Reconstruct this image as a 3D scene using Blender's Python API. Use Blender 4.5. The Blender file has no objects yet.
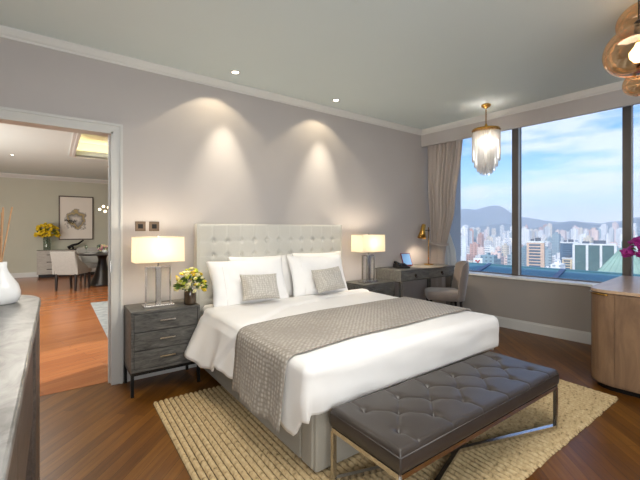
import bpy, bmesh, math, random
from mathutils import Vector, Matrix, noise
random.seed(7)
C = bpy.context.scene.collection
PI = math.pi
sin, cos = math.sin, math.cos

def lin(h):
    c = [int(h[i:i+2], 16)/255 for i in (0, 2, 4)]
    return tuple(v/12.92 if v <= .04045 else ((v+.055)/1.055)**2.4 for v in c)+(1,)

# ------------------------------------------------------------------ camera, sky, sun, big lights, exposure
CAM_H = 1.32
cam = bpy.data.cameras.new('camera'); camo = bpy.data.objects.new('camera', cam); C.objects.link(camo)
camo.location = (0, 0, CAM_H)
camo.rotation_euler = (PI/2, 0, -math.atan2(265, 366))
cam.sensor_width = 36; cam.lens = 366/640*36; cam.shift_y = -10/640; cam.clip_end = 20000; cam.clip_start = .05
bpy.context.scene.camera = camo
vs = bpy.context.scene.view_settings
vs.view_transform = 'Standard'; vs.look = 'None'; vs.gamma = 1; vs.use_curve_mapping = False
vs.exposure = 0.30
bpy.context.scene.cycles.volume_bounces = 2

world = bpy.data.worlds.new('sky'); bpy.context.scene.world = world; world.use_nodes = True
N = world.node_tree.nodes; L = world.node_tree.links
bg = N['Background']; bg.inputs[1].default_value = 1.5
tc = N.new('ShaderNodeTexCoord'); sp = N.new('ShaderNodeSeparateXYZ'); L.new(tc.outputs['Generated'], sp.inputs[0])
rmp = N.new('ShaderNodeValToRGB'); L.new(sp.outputs['Z'], rmp.inputs[0])
e = rmp.color_ramp.elements
e[0].position = 0.0; e[0].color = lin('cbd6e2')
e[1].position = 0.06; e[1].color = lin('bcd2e8')
for p_, c_ in ((.13, '98c6f0'), (.22, '559ce6'), (.34, '3f87da'), (1, '3f7fcf')):
    q = e.new(p_); q.color = lin(c_)
mp = N.new('ShaderNodeMapping'); L.new(tc.outputs['Generated'], mp.inputs[0]); mp.inputs['Scale'].default_value = (1.6, 1.6, 7.5); mp.inputs['Location'].default_value = (.35, .1, .55)
nz = N.new('ShaderNodeTexNoise'); L.new(mp.outputs[0], nz.inputs['Vector']); nz.inputs['Scale'].default_value = 1.7; nz.inputs['Detail'].default_value = 6; nz.inputs['Roughness'].default_value = .55
cr = N.new('ShaderNodeValToRGB'); L.new(nz.outputs[0], cr.inputs[0]); cr.color_ramp.elements[0].position = .44; cr.color_ramp.elements[1].position = .57
cr.color_ramp.elements[0].color = (0, 0, 0, 1); cr.color_ramp.elements[1].color = (.8, .8, .8, 1)
mx = N.new('ShaderNodeMixRGB'); L.new(cr.outputs[0], mx.inputs[0]); L.new(rmp.outputs[0], mx.inputs[1]); mx.inputs[2].default_value = lin('d9dae8')
L.new(mx.outputs[0], bg.inputs[0])

def light(name, kind, loc, energy, color, rot=(0, 0, 0), size=.1, size_y=None, spot=None, blend=1):
    l = bpy.data.lights.new(name, kind); o = bpy.data.objects.new(name, l); C.objects.link(o)
    o.location = loc; o.rotation_euler = rot; l.energy = energy; l.color = color
    if kind == 'AREA':
        l.size = size
        if size_y: l.shape = 'RECTANGLE'; l.size_y = size_y
    elif kind != 'SUN': l.shadow_soft_size = size
    if spot: l.spot_size = math.radians(spot); l.spot_blend = blend
    return o
sun = light('sun', 'SUN', (0, 0, 50), 3.0, (1, .93, .85), (math.radians(52), 0, math.radians(-68)))
sun.data.angle = .02
light('bed_fill_spot', 'SPOT', (1.0, 1.55, 2.79), 66, (1, .97, .93), (math.radians(32), 0, math.radians(-38)), .2, spot=64, blend=.9)  # added spot without a fitting, brightens the bed top
WARM = (1, .80, .58); NEUT = (1, .93, .85)
light('bedroom_top_fill', 'AREA', (1.25, .72, 2.77), 40, (1, .97, .92), (0, 0, 0), 1.6, 1.2)  # added soft fill from above, no such fixture in the room
light('bedroom_back_fill', 'AREA', (-.3, -1.2, 1.5), 125, (.94, .98, 1), (math.radians(116), 0, math.radians(-36)), 2.4, 2.0)  # added fill behind the camera, tilted up to lift the ceiling
light('living_top_fill', 'AREA', (-.9, 6.5, 2.80), 120, (1, .93, .82), (0, 0, 0), 1.6, 3.5)  # added overhead fill for the living room, belongs to no fixture
light('living_side_fill', 'AREA', (-2.6, 7.5, 1.3), 100, (1, .96, .90), (math.radians(110), 0, math.radians(-50)), 2.0, 1.8)  # added fill from the side to brighten living room walls and ceiling

# ------------------------------------------------------------------ materials
MATS = {}
def newmat(name):
    m = bpy.data.materials.new(name); m.use_nodes = True; MATS[name] = m
    return m, m.node_tree.nodes, m.node_tree.links, m.node_tree.nodes['Principled BSDF']

def simple(name, col, rough=.5, metal=0, vary=.06, scale=30, bump=0, spec=.5, sheen=0, coat=0, stretch=(1, 1, 1), bscale=None):
    m, n, l, b = newmat(name)
    c = lin(col)
    t = n.new('ShaderNodeTexCoord'); mpp = n.new('ShaderNodeMapping'); mpp.inputs['Scale'].default_value = stretch
    l.new(t.outputs['Object'], mpp.inputs[0])
    z = n.new('ShaderNodeTexNoise'); z.inputs['Scale'].default_value = scale; z.inputs['Detail'].default_value = 4
    l.new(mpp.outputs[0], z.inputs['Vector'])
    r = n.new('ShaderNodeValToRGB'); l.new(z.outputs[0], r.inputs[0])
    r.color_ramp.elements[0].position = .3; r.color_ramp.elements[1].position = .7
    r.color_ramp.elements[0].color = tuple(v*(1-vary) for v in c[:3])+(1,)
    r.color_ramp.elements[1].color = tuple(min(1, v*(1+vary)) for v in c[:3])+(1,)
    l.new(r.outputs[0], b.inputs['Base Color'])
    b.inputs['Roughness'].default_value = rough; b.inputs['Metallic'].default_value = metal
    b.inputs['Specular IOR Level'].default_value = spec
    b.inputs['Sheen Weight'].default_value = sheen; b.inputs['Coat Weight'].default_value = coat
    if bump:
        z2 = n.new('ShaderNodeTexNoise'); z2.inputs['Scale'].default_value = bscale or scale*3; z2.inputs['Detail'].default_value = 3
        l.new(mpp.outputs[0], z2.inputs['Vector'])
        bp = n.new('ShaderNodeBump'); bp.inputs['Strength'].default_value = bump; bp.inputs['Distance'].default_value = .004
        l.new(z2.outputs[0], bp.inputs['Height']); l.new(bp.outputs[0], b.inputs['Normal'])
    return m

def wood(name, dark, light_, rough=.4, scale=6, stretch=(1, 12, 12), spec=.4, rot=0):
    m, n, l, b = newmat(name)
    t = n.new('ShaderNodeTexCoord'); mpp = n.new('ShaderNodeMapping'); mpp.inputs['Scale'].default_value = stretch; mpp.inputs['Rotation'].default_value = (0, 0, rot)
    l.new(t.outputs['Object'], mpp.inputs[0])
    z = n.new('ShaderNodeTexNoise'); z.inputs['Scale'].default_value = scale; z.inputs['Detail'].default_value = 8; z.inputs['Roughness'].default_value = .65; z.inputs['Distortion'].default_value = .6
    l.new(mpp.outputs[0], z.inputs['Vector'])
    r = n.new('ShaderNodeValToRGB'); l.new(z.outputs[0], r.inputs[0])
    r.color_ramp.elements[0].position = .32; r.color_ramp.elements[1].position = .68
    r.color_ramp.elements[0].color = lin(dark); r.color_ramp.elements[1].color = lin(light_)
    l.new(r.outputs[0], b.inputs['Base Color']); b.inputs['Roughness'].default_value = rough; b.inputs['Specular IOR Level'].default_value = spec
    bp = n.new('ShaderNodeBump'); bp.inputs['Strength'].default_value = .15; bp.inputs['Distance'].default_value = .002
    l.new(z.outputs[0], bp.inputs['Height']); l.new(bp.outputs[0], b.inputs['Normal'])
    return m

def planks(name, dark, mid, light_, angle, rough=.28, row=.095, length=1.3):
    m, n, l, b = newmat(name)
    t = n.new('ShaderNodeTexCoord'); mpp = n.new('ShaderNodeMapping'); mpp.inputs['Rotation'].default_value = (0, 0, -angle)
    l.new(t.outputs['Object'], mpp.inputs[0])
    br = n.new('ShaderNodeTexBrick'); l.new(mpp.outputs[0], br.inputs['Vector'])
    br.inputs['Scale'].default_value = 1; br.inputs['Brick Width'].default_value = length; br.inputs['Row Height'].default_value = row
    br.inputs['Mortar Size'].default_value = .0012; br.inputs['Mortar Smooth'].default_value = .3; br.offset = .37; br.offset_frequency = 2
    br.inputs['Color1'].default_value = (.3, .3, .3, 1); br.inputs['Color2'].default_value = (.7, .7, .7, 1); br.inputs['Mortar'].default_value = (0, 0, 0, 1)
    mp2 = n.new('ShaderNodeMapping'); mp2.inputs['Scale'].default_value = (1.2, 16, 1); l.new(mpp.outputs[0], mp2.inputs[0])
    z = n.new('ShaderNodeTexNoise'); z.inputs['Scale'].default_value = 2.2; z.inputs['Detail'].default_value = 8; z.inputs['Roughness'].default_value = .6; z.inputs['Distortion'].default_value = .35
    l.new(mp2.outputs[0], z.inputs['Vector'])
    mixv = n.new('ShaderNodeMixRGB'); mixv.inputs[0].default_value = .5; l.new(br.outputs['Color'], mixv.inputs[1]); l.new(z.outputs[0], mixv.inputs[2])
    r = n.new('ShaderNodeValToRGB'); l.new(mixv.outputs[0], r.inputs[0])
    r.color_ramp.elements[0].position = .25; r.color_ramp.elements[0].color = lin(dark)
    r.color_ramp.elements[1].position = .75; r.color_ramp.elements[1].color = lin(light_)
    q = r.color_ramp.elements.new(.5); q.color = lin(mid)
    mo = n.new('ShaderNodeMixRGB'); l.new(br.outputs['Fac'], mo.inputs[0]); l.new(r.outputs[0], mo.inputs[1]); mo.inputs[2].default_value = tuple(v*.5 for v in lin(dark)[:3])+(1,)
    l.new(mo.outputs[0], b.inputs['Base Color']); b.inputs['Roughness'].default_value = rough; b.inputs['Specular IOR Level'].default_value = .28
    bp = n.new('ShaderNodeBump'); bp.inputs['Strength'].default_value = .1; bp.inputs['Distance'].default_value = .002
    l.new(z.outputs[0], bp.inputs['Height']); l.new(bp.outputs[0], b.inputs['Normal'])
    return m

def woven(name, c1, c2, scale=(60, 60, 60), rough=.9, bump=.5, rot=0, dist=.002, vcol=.5):
    """fabric: two crossed waves as weave, both colour and bump"""
    m, n, l, b = newmat(name)
    t = n.new('ShaderNodeTexCoord'); mpp = n.new('ShaderNodeMapping'); mpp.inputs['Rotation'].default_value = (0, 0, rot); mpp.inputs['Scale'].default_value = scale
    l.new(t.outputs['Object'], mpp.inputs[0])
    v = n.new('ShaderNodeTexVoronoi'); v.inputs['Scale'].default_value = 1; v.inputs['Randomness'].default_value = .25
    l.new(mpp.outputs[0], v.inputs['Vector'])
    r = n.new('ShaderNodeValToRGB'); l.new(v.outputs['Distance'], r.inputs[0])
    r.color_ramp.elements[0].position = .1; r.color_ramp.elements[1].position = .1+vcol
    r.color_ramp.elements[0].color = lin(c1); r.color_ramp.elements[1].color = lin(c2)
    l.new(r.outputs[0], b.inputs['Base Color']); b.inputs['Roughness'].default_value = rough; b.inputs['Sheen Weight'].default_value = .2
    bp = n.new('ShaderNodeBump'); bp.inputs['Strength'].default_value = bump; bp.inputs['Distance'].default_value = dist; bp.invert = True
    l.new(v.outputs['Distance'], bp.inputs['Height']); l.new(bp.outputs[0], b.inputs['Normal'])
    return m

def clear(name, tint='ffffff', refl=.08, rough=.02):
    """thin pane: lets light straight through and mirrors a little"""
    m, n, l, b = newmat(name); n.remove(b)
    out = n['Material Output']; tr = n.new('ShaderNodeBsdfTransparent'); tr.inputs[0].default_value = lin(tint)
    gl = n.new('ShaderNodeBsdfGlossy'); gl.inputs['Roughness'].default_value = rough
    z = n.new('ShaderNodeLayerWeight'); z.inputs[0].default_value = .25
    mm = n.new('ShaderNodeMath'); mm.operation = 'MULTIPLY_ADD'; mm.inputs[1].default_value = .45; mm.inputs[2].default_value = refl; l.new(z.outputs['Fresnel'], mm.inputs[0])
    mx_ = n.new('ShaderNodeMixShader'); l.new(mm.outputs[0], mx_.inputs[0]); l.new(tr.outputs[0], mx_.inputs[1]); l.new(gl.outputs[0], mx_.inputs[2])
    l.new(mx_.outputs[0], out.inputs[0])
    return m

def emis(name, col, strength):
    m, n, l, b = newmat(name)
    b.inputs['Base Color'].default_value = lin(col); b.inputs['Emission Color'].default_value = lin(col); b.inputs['Emission Strength'].default_value = strength
    return m

def translucent(name, col, fac=.6):
    m, n, l, b = newmat(name)
    tr = n.new('ShaderNodeBsdfTranslucent'); tr.inputs[0].default_value = lin(col)
    b.inputs['Base Color'].default_value = lin(col); b.inputs['Roughness'].default_value = .9
    mx_ = n.new('ShaderNodeMixShader'); mx_.inputs[0].default_value = fac
    l.new(b.outputs[0], mx_.inputs[1]); l.new(tr.outputs[0], mx_.inputs[2]); l.new(mx_.outputs[0], n['Material Output'].inputs[0])
    return m

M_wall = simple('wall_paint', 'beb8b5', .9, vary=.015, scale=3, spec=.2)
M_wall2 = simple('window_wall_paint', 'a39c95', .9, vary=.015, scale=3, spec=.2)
M_ceil = simple('ceiling_paint', 'd3dcda', .9, vary=.01, scale=2, spec=.2)
M_trim = simple('white_trim', 'cccbc7', .45, vary=.01, scale=4)
M_lwall = simple('sage_wall_paint', 'b9b7a8', .9, vary=.015, scale=3, spec=.2)
M_floor = planks('brown_planks', '44270b', '683f11', '8a5c20', math.radians(47.5), .34, .07, 1.5)
M_lfloor = planks('orange_planks', '8c5331', '9f633b', 'b07547', math.radians(17), .2, .11, 1.6)
M_sill = simple('pale_sill_stone', 'fbf7ee', .35, vary=.03, scale=12)
M_frame = simple('bronze_grey_frame', '6e665f', .5, metal=.3, vary=.02)
M_glass = clear('window_glass', 'f4f8fa', .012, .0)
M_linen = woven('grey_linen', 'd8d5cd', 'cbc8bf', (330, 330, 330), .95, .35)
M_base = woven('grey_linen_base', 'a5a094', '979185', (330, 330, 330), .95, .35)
M_white = simple('white_cotton', 'efece8', .85, vary=.015, scale=6, bump=.12, bscale=9, sheen=.15)
M_pillow = simple('white_pillow_cotton', 'f2f0ee', .85, vary=.01, scale=8, bump=.15, bscale=14, sheen=.15)
M_runner = woven('taupe_diamond_weave', 'c0b7ab', '8f867a', (40, 40, 40), .7, 1, PI/4, .004, .45)
M_cush = woven('silver_jacquard', 'd6d1c8', 'aea79c', (55, 55, 55), .6, .4, .6, .003, .6)
M_leather = simple('dark_brown_leather', '3e3732', .38, vary=.1, scale=7, bump=.10, bscale=180, spec=.6)
M_chrome = simple('polished_steel', 'cdcac6', .25, metal=1, vary=.03)
M_chair = simple('taupe_velvet', '7f746d', .8, vary=.08, scale=5, sheen=.5)
M_ns = wood('grey_stained_wood', '3d3b38', '6f6c66', .5, 5, (2, 9, 9))
M_desk = wood('grey_brown_wood', '4f4d49', '797670', .5, 5, (2, 9, 9))
M_black = simple('black_metal', '171514', .45, metal=.5)
M_plastic = simple('black_plastic', '141416', .35)
M_gold = simple('brushed_brass', 'c79a4e', .25, metal=1, vary=.05)
M_con = wood('smoked_wood', '4d433c', '6a5c52', .45, 6, (10, 1.5, 10))
M_side = wood('walnut_veneer', '6b523f', '917357', .4, 2.2, (5, 5, .9), rot=.0)
M_top = wood('pale_oak_top', 'b5967a', 'c8ab8e', .3, 3, (1.2, 8, 8))
M_ceramic = simple('white_ceramic', 'f1efec', .15, vary=.01)
M_reed = simple('rattan_reed', 'b98f68', .8, vary=.1)
M_shade = translucent('cream_lamp_shade', 'fdf8ee', .72)
M_acryl = clear('clear_acrylic', 'f6f7f7', .0, .02)
M_bulb = emis('warm_bulb', 'ffd9a0', 14)
M_down = emis('downlight_lens', 'fff2dc', 10)
M_green = simple('leaf_green', '5d7a2c', .6, vary=.3, scale=40)
M_darkgreen = simple('dark_leaf_green', '3d5524', .6, vary=.3, scale=40)
M_yellow = simple('yellow_petal', 'd9b81c', .6, vary=.2, scale=60)
M_cream = simple('cream_petal', 'e6dba0', .6, vary=.15, scale=60)
M_lime = simple('lime_petal', 'b9c03a', .6, vary=.2, scale=60)
M_pink = simple('pink_petal', 'd98fa4', .6, vary=.2, scale=60)
M_mag = simple('magenta_petal', 'a81f86', .5, vary=.3, scale=60)
M_smoke = simple('smoked_glass_vase', '4a3b2c', .1, vary=.3, scale=18, coat=.5)
M_teal = simple('teal_glaze', '7fa6a8', .2, vary=.1, scale=20)
M_mountain = simple('forested_hill', '3f5560', .95, vary=.25, scale=.004)
M_ground = simple('city_ground', '7c7f7c', .95, vary=.35, scale=.01)
M_blue = simple('blue_roof_sheet', '527f88', .8, vary=.1, scale=1.2)
M_copper = simple('green_copper', '8ea898', .7, vary=.15, scale=.12)
M_art = None

# marble
def marble():
    m, n, l, b = newmat('grey_marble')
    t = n.new('ShaderNodeTexCoord'); mpp = n.new('ShaderNodeMapping'); mpp.inputs['Scale'].default_value = (2.5, 1.6, 2); mpp.inputs['Rotation'].default_value = (0, 0, .7)
    l.new(t.outputs['Object'], mpp.inputs[0])
    z = n.new('ShaderNodeTexNoise'); z.inputs['Scale'].default_value = 3.2; z.inputs['Detail'].default_value = 9; z.inputs['Roughness'].default_value = .62; z.inputs['Distortion'].default_value = 1.6
    l.new(mpp.outputs[0], z.inputs['Vector'])
    r = n.new('ShaderNodeValToRGB'); l.new(z.outputs[0], r.inputs[0])
    r.color_ramp.elements[0].position = .36; r.color_ramp.elements[0].color = lin('605e5b')
    r.color_ramp.elements[1].position = .62; r.color_ramp.elements[1].color = lin('989692')
    q = r.color_ramp.elements.new(.48); q.color = lin('7f7d79')
    l.new(r.outputs[0], b.inputs['Base Color']); b.inputs['Roughness'].default_value = .3; b.inputs['Specular IOR Level'].default_value = .25
    return m
M_marble = marble()

def curtain_mat():
    m = translucent('taupe_curtain_cloth', 'd6cac1', .25); return m
M_curt = curtain_mat()
M_sheer = translucent('white_sheer_cloth', 'efeeea', .5)

def crystal():
    m, n, l, b = newmat('clear_crystal'); n.remove(b)
    out = n['Material Output']
    g = n.new('ShaderNodeBsdfGlossy'); g.inputs['Roughness'].default_value = .08
    tr = n.new('ShaderNodeBsdfTransparent'); tr.inputs[0].default_value = (.96, .96, .96, 1)
    tl = n.new('ShaderNodeBsdfTranslucent'); tl.inputs[0].default_value = (.95, .93, .9, 1)
    a = n.new('ShaderNodeMixShader'); a.inputs[0].default_value = .5; l.new(g.outputs[0], a.inputs[1]); l.new(tl.outputs[0], a.inputs[2])
    f = n.new('ShaderNodeMixShader'); f.inputs[0].default_value = .55; l.new(tr.outputs[0], f.inputs[1]); l.new(a.outputs[0], f.inputs[2])
    l.new(f.outputs[0], out.inputs[0]); return m
M_crystal = crystal()

def amber():
    m, n, l, b = newmat('amber_glass'); n.remove(b)
    out = n['Material Output']
    g = n.new('ShaderNodeBsdfGlossy'); g.inputs['Roughness'].default_value = .05; g.inputs[0].default_value = lin('ffe2c0')
    tr = n.new('ShaderNodeBsdfTransparent'); tr.inputs[0].default_value = lin('f2dcc0')
    w = n.new('ShaderNodeLayerWeight'); w.inputs[0].default_value = .35
    ad = n.new('ShaderNodeMath'); ad.operation = 'MULTIPLY_ADD'; ad.inputs[1].default_value = .75; ad.inputs[2].default_value = .06; l.new(w.outputs['Facing'], ad.inputs[0])
    f = n.new('ShaderNodeMixShader'); l.new(ad.outputs[0], f.inputs[0]); l.new(tr.outputs[0], f.inputs[1]); l.new(g.outputs[0], f.inputs[2])
    l.new(f.outputs[0], out.inputs[0]); return m
M_amber = amber()

def building_mat():
    m, n, l, b = newmat('tower_facade')
    oi = n.new('ShaderNodeObjectInfo')
    g = n.new('ShaderNodeNewGeometry'); br = n.new('ShaderNodeTexBrick'); br.offset = 0
    s = n.new('ShaderNodeSeparateXYZ'); l.new(g.outputs['Position'], s.inputs[0])
    ad = n.new('ShaderNodeMath'); ad.operation = 'ADD'; l.new(s.outputs[0], ad.inputs[0]); l.new(s.outputs[1], ad.inputs[1])
    cb = n.new('ShaderNodeCombineXYZ'); l.new(ad.outputs[0], cb.inputs[0]); l.new(s.outputs[2], cb.inputs[1]); l.new(cb.outputs[0], br.inputs['Vector'])
    br.inputs['Scale'].default_value = 1; br.inputs['Brick Width'].default_value = 5; br.inputs['Row Height'].default_value = 4.5
    br.inputs['Mortar Size'].default_value = 1.3; br.inputs['Mortar Smooth'].default_value = 0
    sn = n.new('ShaderNodeSeparateXYZ'); l.new(g.outputs['Normal'], sn.inputs[0])
    lt = n.new('ShaderNodeMath'); lt.operation = 'LESS_THAN'; lt.inputs[1].default_value = .5; l.new(sn.outputs[2], lt.inputs[0])
    inv = n.new('ShaderNodeMath'); inv.operation = 'SUBTRACT'; inv.inputs[0].default_value = 1; l.new(br.outputs['Fac'], inv.inputs[1])
    mu = n.new('ShaderNodeMath'); mu.operation = 'MULTIPLY'; l.new(inv.outputs[0], mu.inputs[0]); l.new(lt.outputs[0], mu.inputs[1])
    dk = n.new('ShaderNodeMixRGB'); dk.blend_type = 'MULTIPLY'; l.new(mu.outputs[0], dk.inputs[0]); l.new(oi.outputs['Color'], dk.inputs[1]); dk.inputs[2].default_value = (.42, .48, .55, 1)
    l.new(dk.outputs[0], b.inputs['Base Color']); b.inputs['Roughness'].default_value = .7
    return m
M_bld = building_mat()

def art_mat():
    """abstract wash of grey and ochre strokes on cream paper"""
    m, n, l, b = newmat('abstract_wash')
    t = n.new('ShaderNodeTexCoord')
    mpp = n.new('ShaderNodeMapping'); l.new(t.outputs['Object'], mpp.inputs[0]); mpp.inputs['Scale'].default_value = (2.6, 1, 2.3); mpp.inputs['Location'].default_value = (0, 0, .1)
    nn = n.new('ShaderNodeTexNoise'); nn.inputs['Scale'].default_value = 2.1; nn.inputs['Detail'].default_value = 6; l.new(mpp.outputs[0], nn.inputs['Vector'])
    ln = n.new('ShaderNodeVectorMath'); ln.operation = 'LENGTH'; l.new(mpp.outputs[0], ln.inputs[0])
    ma = n.new('ShaderNodeMath'); ma.operation = 'MULTIPLY_ADD'; ma.inputs[1].default_value = 1.1; l.new(nn.outputs[0], ma.inputs[0]); l.new(ln.outputs[1], ma.inputs[2])
    r = n.new('ShaderNodeValToRGB'); l.new(ma.outputs[0], r.inputs[0])
    el = r.color_ramp.elements
    el[0].position = .0; el[0].color = lin('cfc4b4'); el[1].position = .99; el[1].color = lin('ded6cc')
    ma2 = n.new('ShaderNodeMath'); ma2.operation = 'MULTIPLY'; ma2.inputs[1].default_value = .55; l.new(ma.outputs[0], ma2.inputs[0]); l.new(ma2.outputs[0], r.inputs[0])
    for p_, c_ in ((.36, 'cfc8bf'), (.46, 'a19d98'), (.53, '7b7772'), (.58, 'b59f6a'), (.64, '8c8883'), (.69, 'ded6cc')):
        q = el.new(p_); q.color = lin(c_)
    l.new(r.outputs[0], b.inputs['Base Color']); b.inputs['Roughness'].default_value = .8
    return m
M_art = art_mat()

def rug_mat():
    m, n, l, b = newmat('braided_jute')
    t = n.new('ShaderNodeTexCoord'); mpp = n.new('ShaderNodeMapping'); l.new(t.outputs['Object'], mpp.inputs[0]); mpp.inputs['Scale'].default_value = (26.67, 26, 1)
    z = n.new('ShaderNodeTexNoise'); z.inputs['Scale'].default_value = 1.6; z.inputs['Detail'].default_value = 3; l.new(mpp.outputs[0], z.inputs['Vector'])
    r = n.new('ShaderNodeValToRGB'); l.new(z.outputs[0], r.inputs[0])
    r.color_ramp.elements[0].position = .30; r.color_ramp.elements[0].color = lin('857556')
    r.color_ramp.elements[1].position = .42; r.color_ramp.elements[1].color = lin('bca37b')
    q = r.color_ramp.elements.new(.7); q.color = lin('d0bb93')
    l.new(r.outputs[0], b.inputs['Base Color']); b.inputs['Roughness'].default_value = .95; b.inputs['Specular IOR Level'].default_value = .1
    z2 = n.new('ShaderNodeTexNoise'); z2.inputs['Scale'].default_value = 160; l.new(t.outputs['Object'], z2.inputs['Vector'])
    bp = n.new('ShaderNodeBump'); bp.inputs['Strength'].default_value = .5; bp.inputs['Distance'].default_value = .003
    l.new(z2.outputs[0], bp.inputs['Height']); l.new(bp.outputs[0], b.inputs['Normal'])
    return m
M_rug = rug_mat()
M_lrug = simple('blue_grey_rug', '9aa0a3', .95, vary=.25, scale=9)
M_lchair = simple('light_grey_upholstery', '94928d', .85, vary=.05)
M_lside = wood('pale_grey_cabinet', '9d968e', 'b5aea5', .5, 4, (2, 9, 9))
M_darkwood = wood('black_stained_wood', '15110f', '2a221d', .35, 5)
M_petalglass = clear('clear_vase_glass', 'eef4f1', .03, .02)
M_screen = emis('tablet_screen', '6f9cc9', .4)

# ------------------------------------------------------------------ mesh helpers
def box(bm, x0, x1, y0, y1, z0, z1):
    v = [bm.verts.new((x, y, z)) for z in (z0, z1) for x, y in ((x0, y0), (x1, y0), (x1, y1), (x0, y1))]
    for f in ((3, 2, 1, 0), (4, 5, 6, 7), (0, 1, 5, 4), (1, 2, 6, 5), (2, 3, 7, 6), (3, 0, 4, 7)):
        bm.faces.new([v[i] for i in f])

def prism(bm, pts, z0, z1):
    a = [bm.verts.new((x, y, z0)) for x, y in pts]; b = [bm.verts.new((x, y, z1)) for x, y in pts]; n = len(pts)
    bm.faces.new(a[::-1]); bm.faces.new(b)
    for i in range(n): bm.faces.new((a[i], a[(i+1) % n], b[(i+1) % n], b[i]))

def tube(bm, pts, r, seg=10, r2=None, caps=True):
    pts = [Vector(p) for p in pts]; rings = []
    for i, p in enumerate(pts):
        d = (pts[min(i+1, len(pts)-1)]-pts[max(i-1, 0)]).normalized()
        up = Vector((0, 0, 1)) if abs(d.z) < .95 else Vector((1, 0, 0))
        a = d.cross(up).normalized(); b = d.cross(a).normalized()
        rr = r if r2 is None else r+(r2-r)*i/(len(pts)-1)
        rings.append([bm.verts.new(p+(a*cos(2*PI*k/seg)+b*sin(2*PI*k/seg))*rr) for k in range(seg)])
    for i in range(len(rings)-1):
        for k in range(seg):
            bm.faces.new((rings[i][k], rings[i][(k+1) % seg], rings[i+1][(k+1) % seg], rings[i+1][k]))
    if caps: bm.faces.new(rings[0][::-1]); bm.faces.new(rings[-1])

def bar(bm, p, q, w, h=None):
    """square-section bar"""
    h = h or w; p = Vector(p); q = Vector(q); d = (q-p).normalized()
    up = Vector((0, 0, 1)) if abs(d.z) < .95 else Vector((1, 0, 0))
    a = d.cross(up).normalized()*w/2; b = d.cross(a).normalized()*h/2
    v = [bm.verts.new(e_+s*a+t*b) for e_ in (p, q) for s, t in ((-1, -1), (1, -1), (1, 1), (-1, 1))]
    for f in ((3, 2, 1, 0), (4, 5, 6, 7), (0, 1, 5, 4), (1, 2, 6, 5), (2, 3, 7, 6), (3, 0, 4, 7)): bm.faces.new([v[i] for i in f])

def lathe(bm, prof, c=(0, 0, 0), seg=28, close=True):
    rings = []
    for r, z in prof: rings.append([bm.verts.new((c[0]+r*cos(2*PI*k/seg), c[1]+r*sin(2*PI*k/seg), c[2]+z)) for k in range(seg)])
    for i in range(len(rings)-1):
        for k in range(seg): bm.faces.new((rings[i][k], rings[i][(k+1) % seg], rings[i+1][(k+1) % seg], rings[i+1][k]))
    if close: bm.faces.new(rings[0][::-1]); bm.faces.new(rings[-1])

def ball(bm, c, r, sub=2, sc=(1, 1, 1)):
    bmesh.ops.create_icosphere(bm, subdivisions=sub, radius=r, matrix=Matrix.Translation(c) @ Matrix.Diagonal((*sc, 1)))

def gridsurf(bm, nu, nv, f):
    g = [[bm.verts.new(f(i/nu, j/nv)) for j in range(nv+1)] for i in range(nu+1)]
    for i in range(nu):
        for j in range(nv): bm.faces.new((g[i][j], g[i+1][j], g[i+1][j+1], g[i][j+1]))
    return g

def BM(): return bmesh.new()
ROOTM = {}
def obj(name, bm, mat, parent=None, smooth=False, bevel=0, solid=0, sub=0, seg=2, world=True, weld=False):
    """ONE mesh object; with world=True the shape was given in the room's coordinates"""
    if weld: bmesh.ops.remove_doubles(bm, verts=bm.verts, dist=1e-4)
    bmesh.ops.recalc_face_normals(bm, faces=bm.faces)
    me = bpy.data.meshes.new(name)
    if parent is not None and world:
        r = parent
        while r.parent: r = r.parent
        if r in ROOTM: bm.transform(ROOTM[r].inverted())
    bm.to_mesh(me); bm.free()
    o = bpy.data.objects.new(name, me); C.objects.link(o)
    me.materials.append(mat)
    if parent: o.parent = parent
    if smooth:
        for p in me.polygons: p.use_smooth = True
    if solid: md = o.modifiers.new('s', 'SOLIDIFY'); md.thickness = solid; md.offset = 0
    if bevel:
        md = o.modifiers.new('b', 'BEVEL'); md.width = bevel; md.segments = seg; md.limit_method = 'ANGLE'; md.angle_limit = math.radians(40); md.harden_normals = False
    if sub: md = o.modifiers.new('d', 'SUBSURF'); md.levels = sub; md.render_levels = sub
    return o

def tag(o, label, cat, group=None, kind=None):
    if label: o['label'] = label
    if cat: o['category'] = cat
    if group: o['group'] = group
    if kind: o['kind'] = kind
    return o
def thing(name, label, cat, loc=(0, 0, 0), rz=0, group=None):
    o = bpy.data.objects.new(name, None); C.objects.link(o); o.location = loc; o.rotation_euler = (0, 0, rz); o.empty_display_size = .1
    ROOTM[o] = Matrix.Translation(loc) @ Matrix.Rotation(rz, 4, 'Z')
    return tag(o, label, cat, group)
def struct(name, bm, mat, **k):
    o = obj(name, bm, mat, **k)
    o['kind'] = 'structure'; return o
def dup(root, loc, rz, label, group=None):
    r = root.copy(); C.objects.link(r); r.location = loc; r.rotation_euler = (0, 0, rz); r['label'] = label
    if group: r['group'] = group
    for ch in list(root.children):
        c = ch.copy(); C.objects.link(c); c.parent = r
        for g in list(ch.children):
            d = g.copy(); C.objects.link(d); d.parent = c
    return r
def plain_light(name, loc, energy, color, parent, size=.03, kind='POINT', spot=None, rot=(0, 0, 0)):
    o = light(name, kind, loc, energy, color, rot, size, spot=spot)
    if parent: o.parent = parent
    return o

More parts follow.
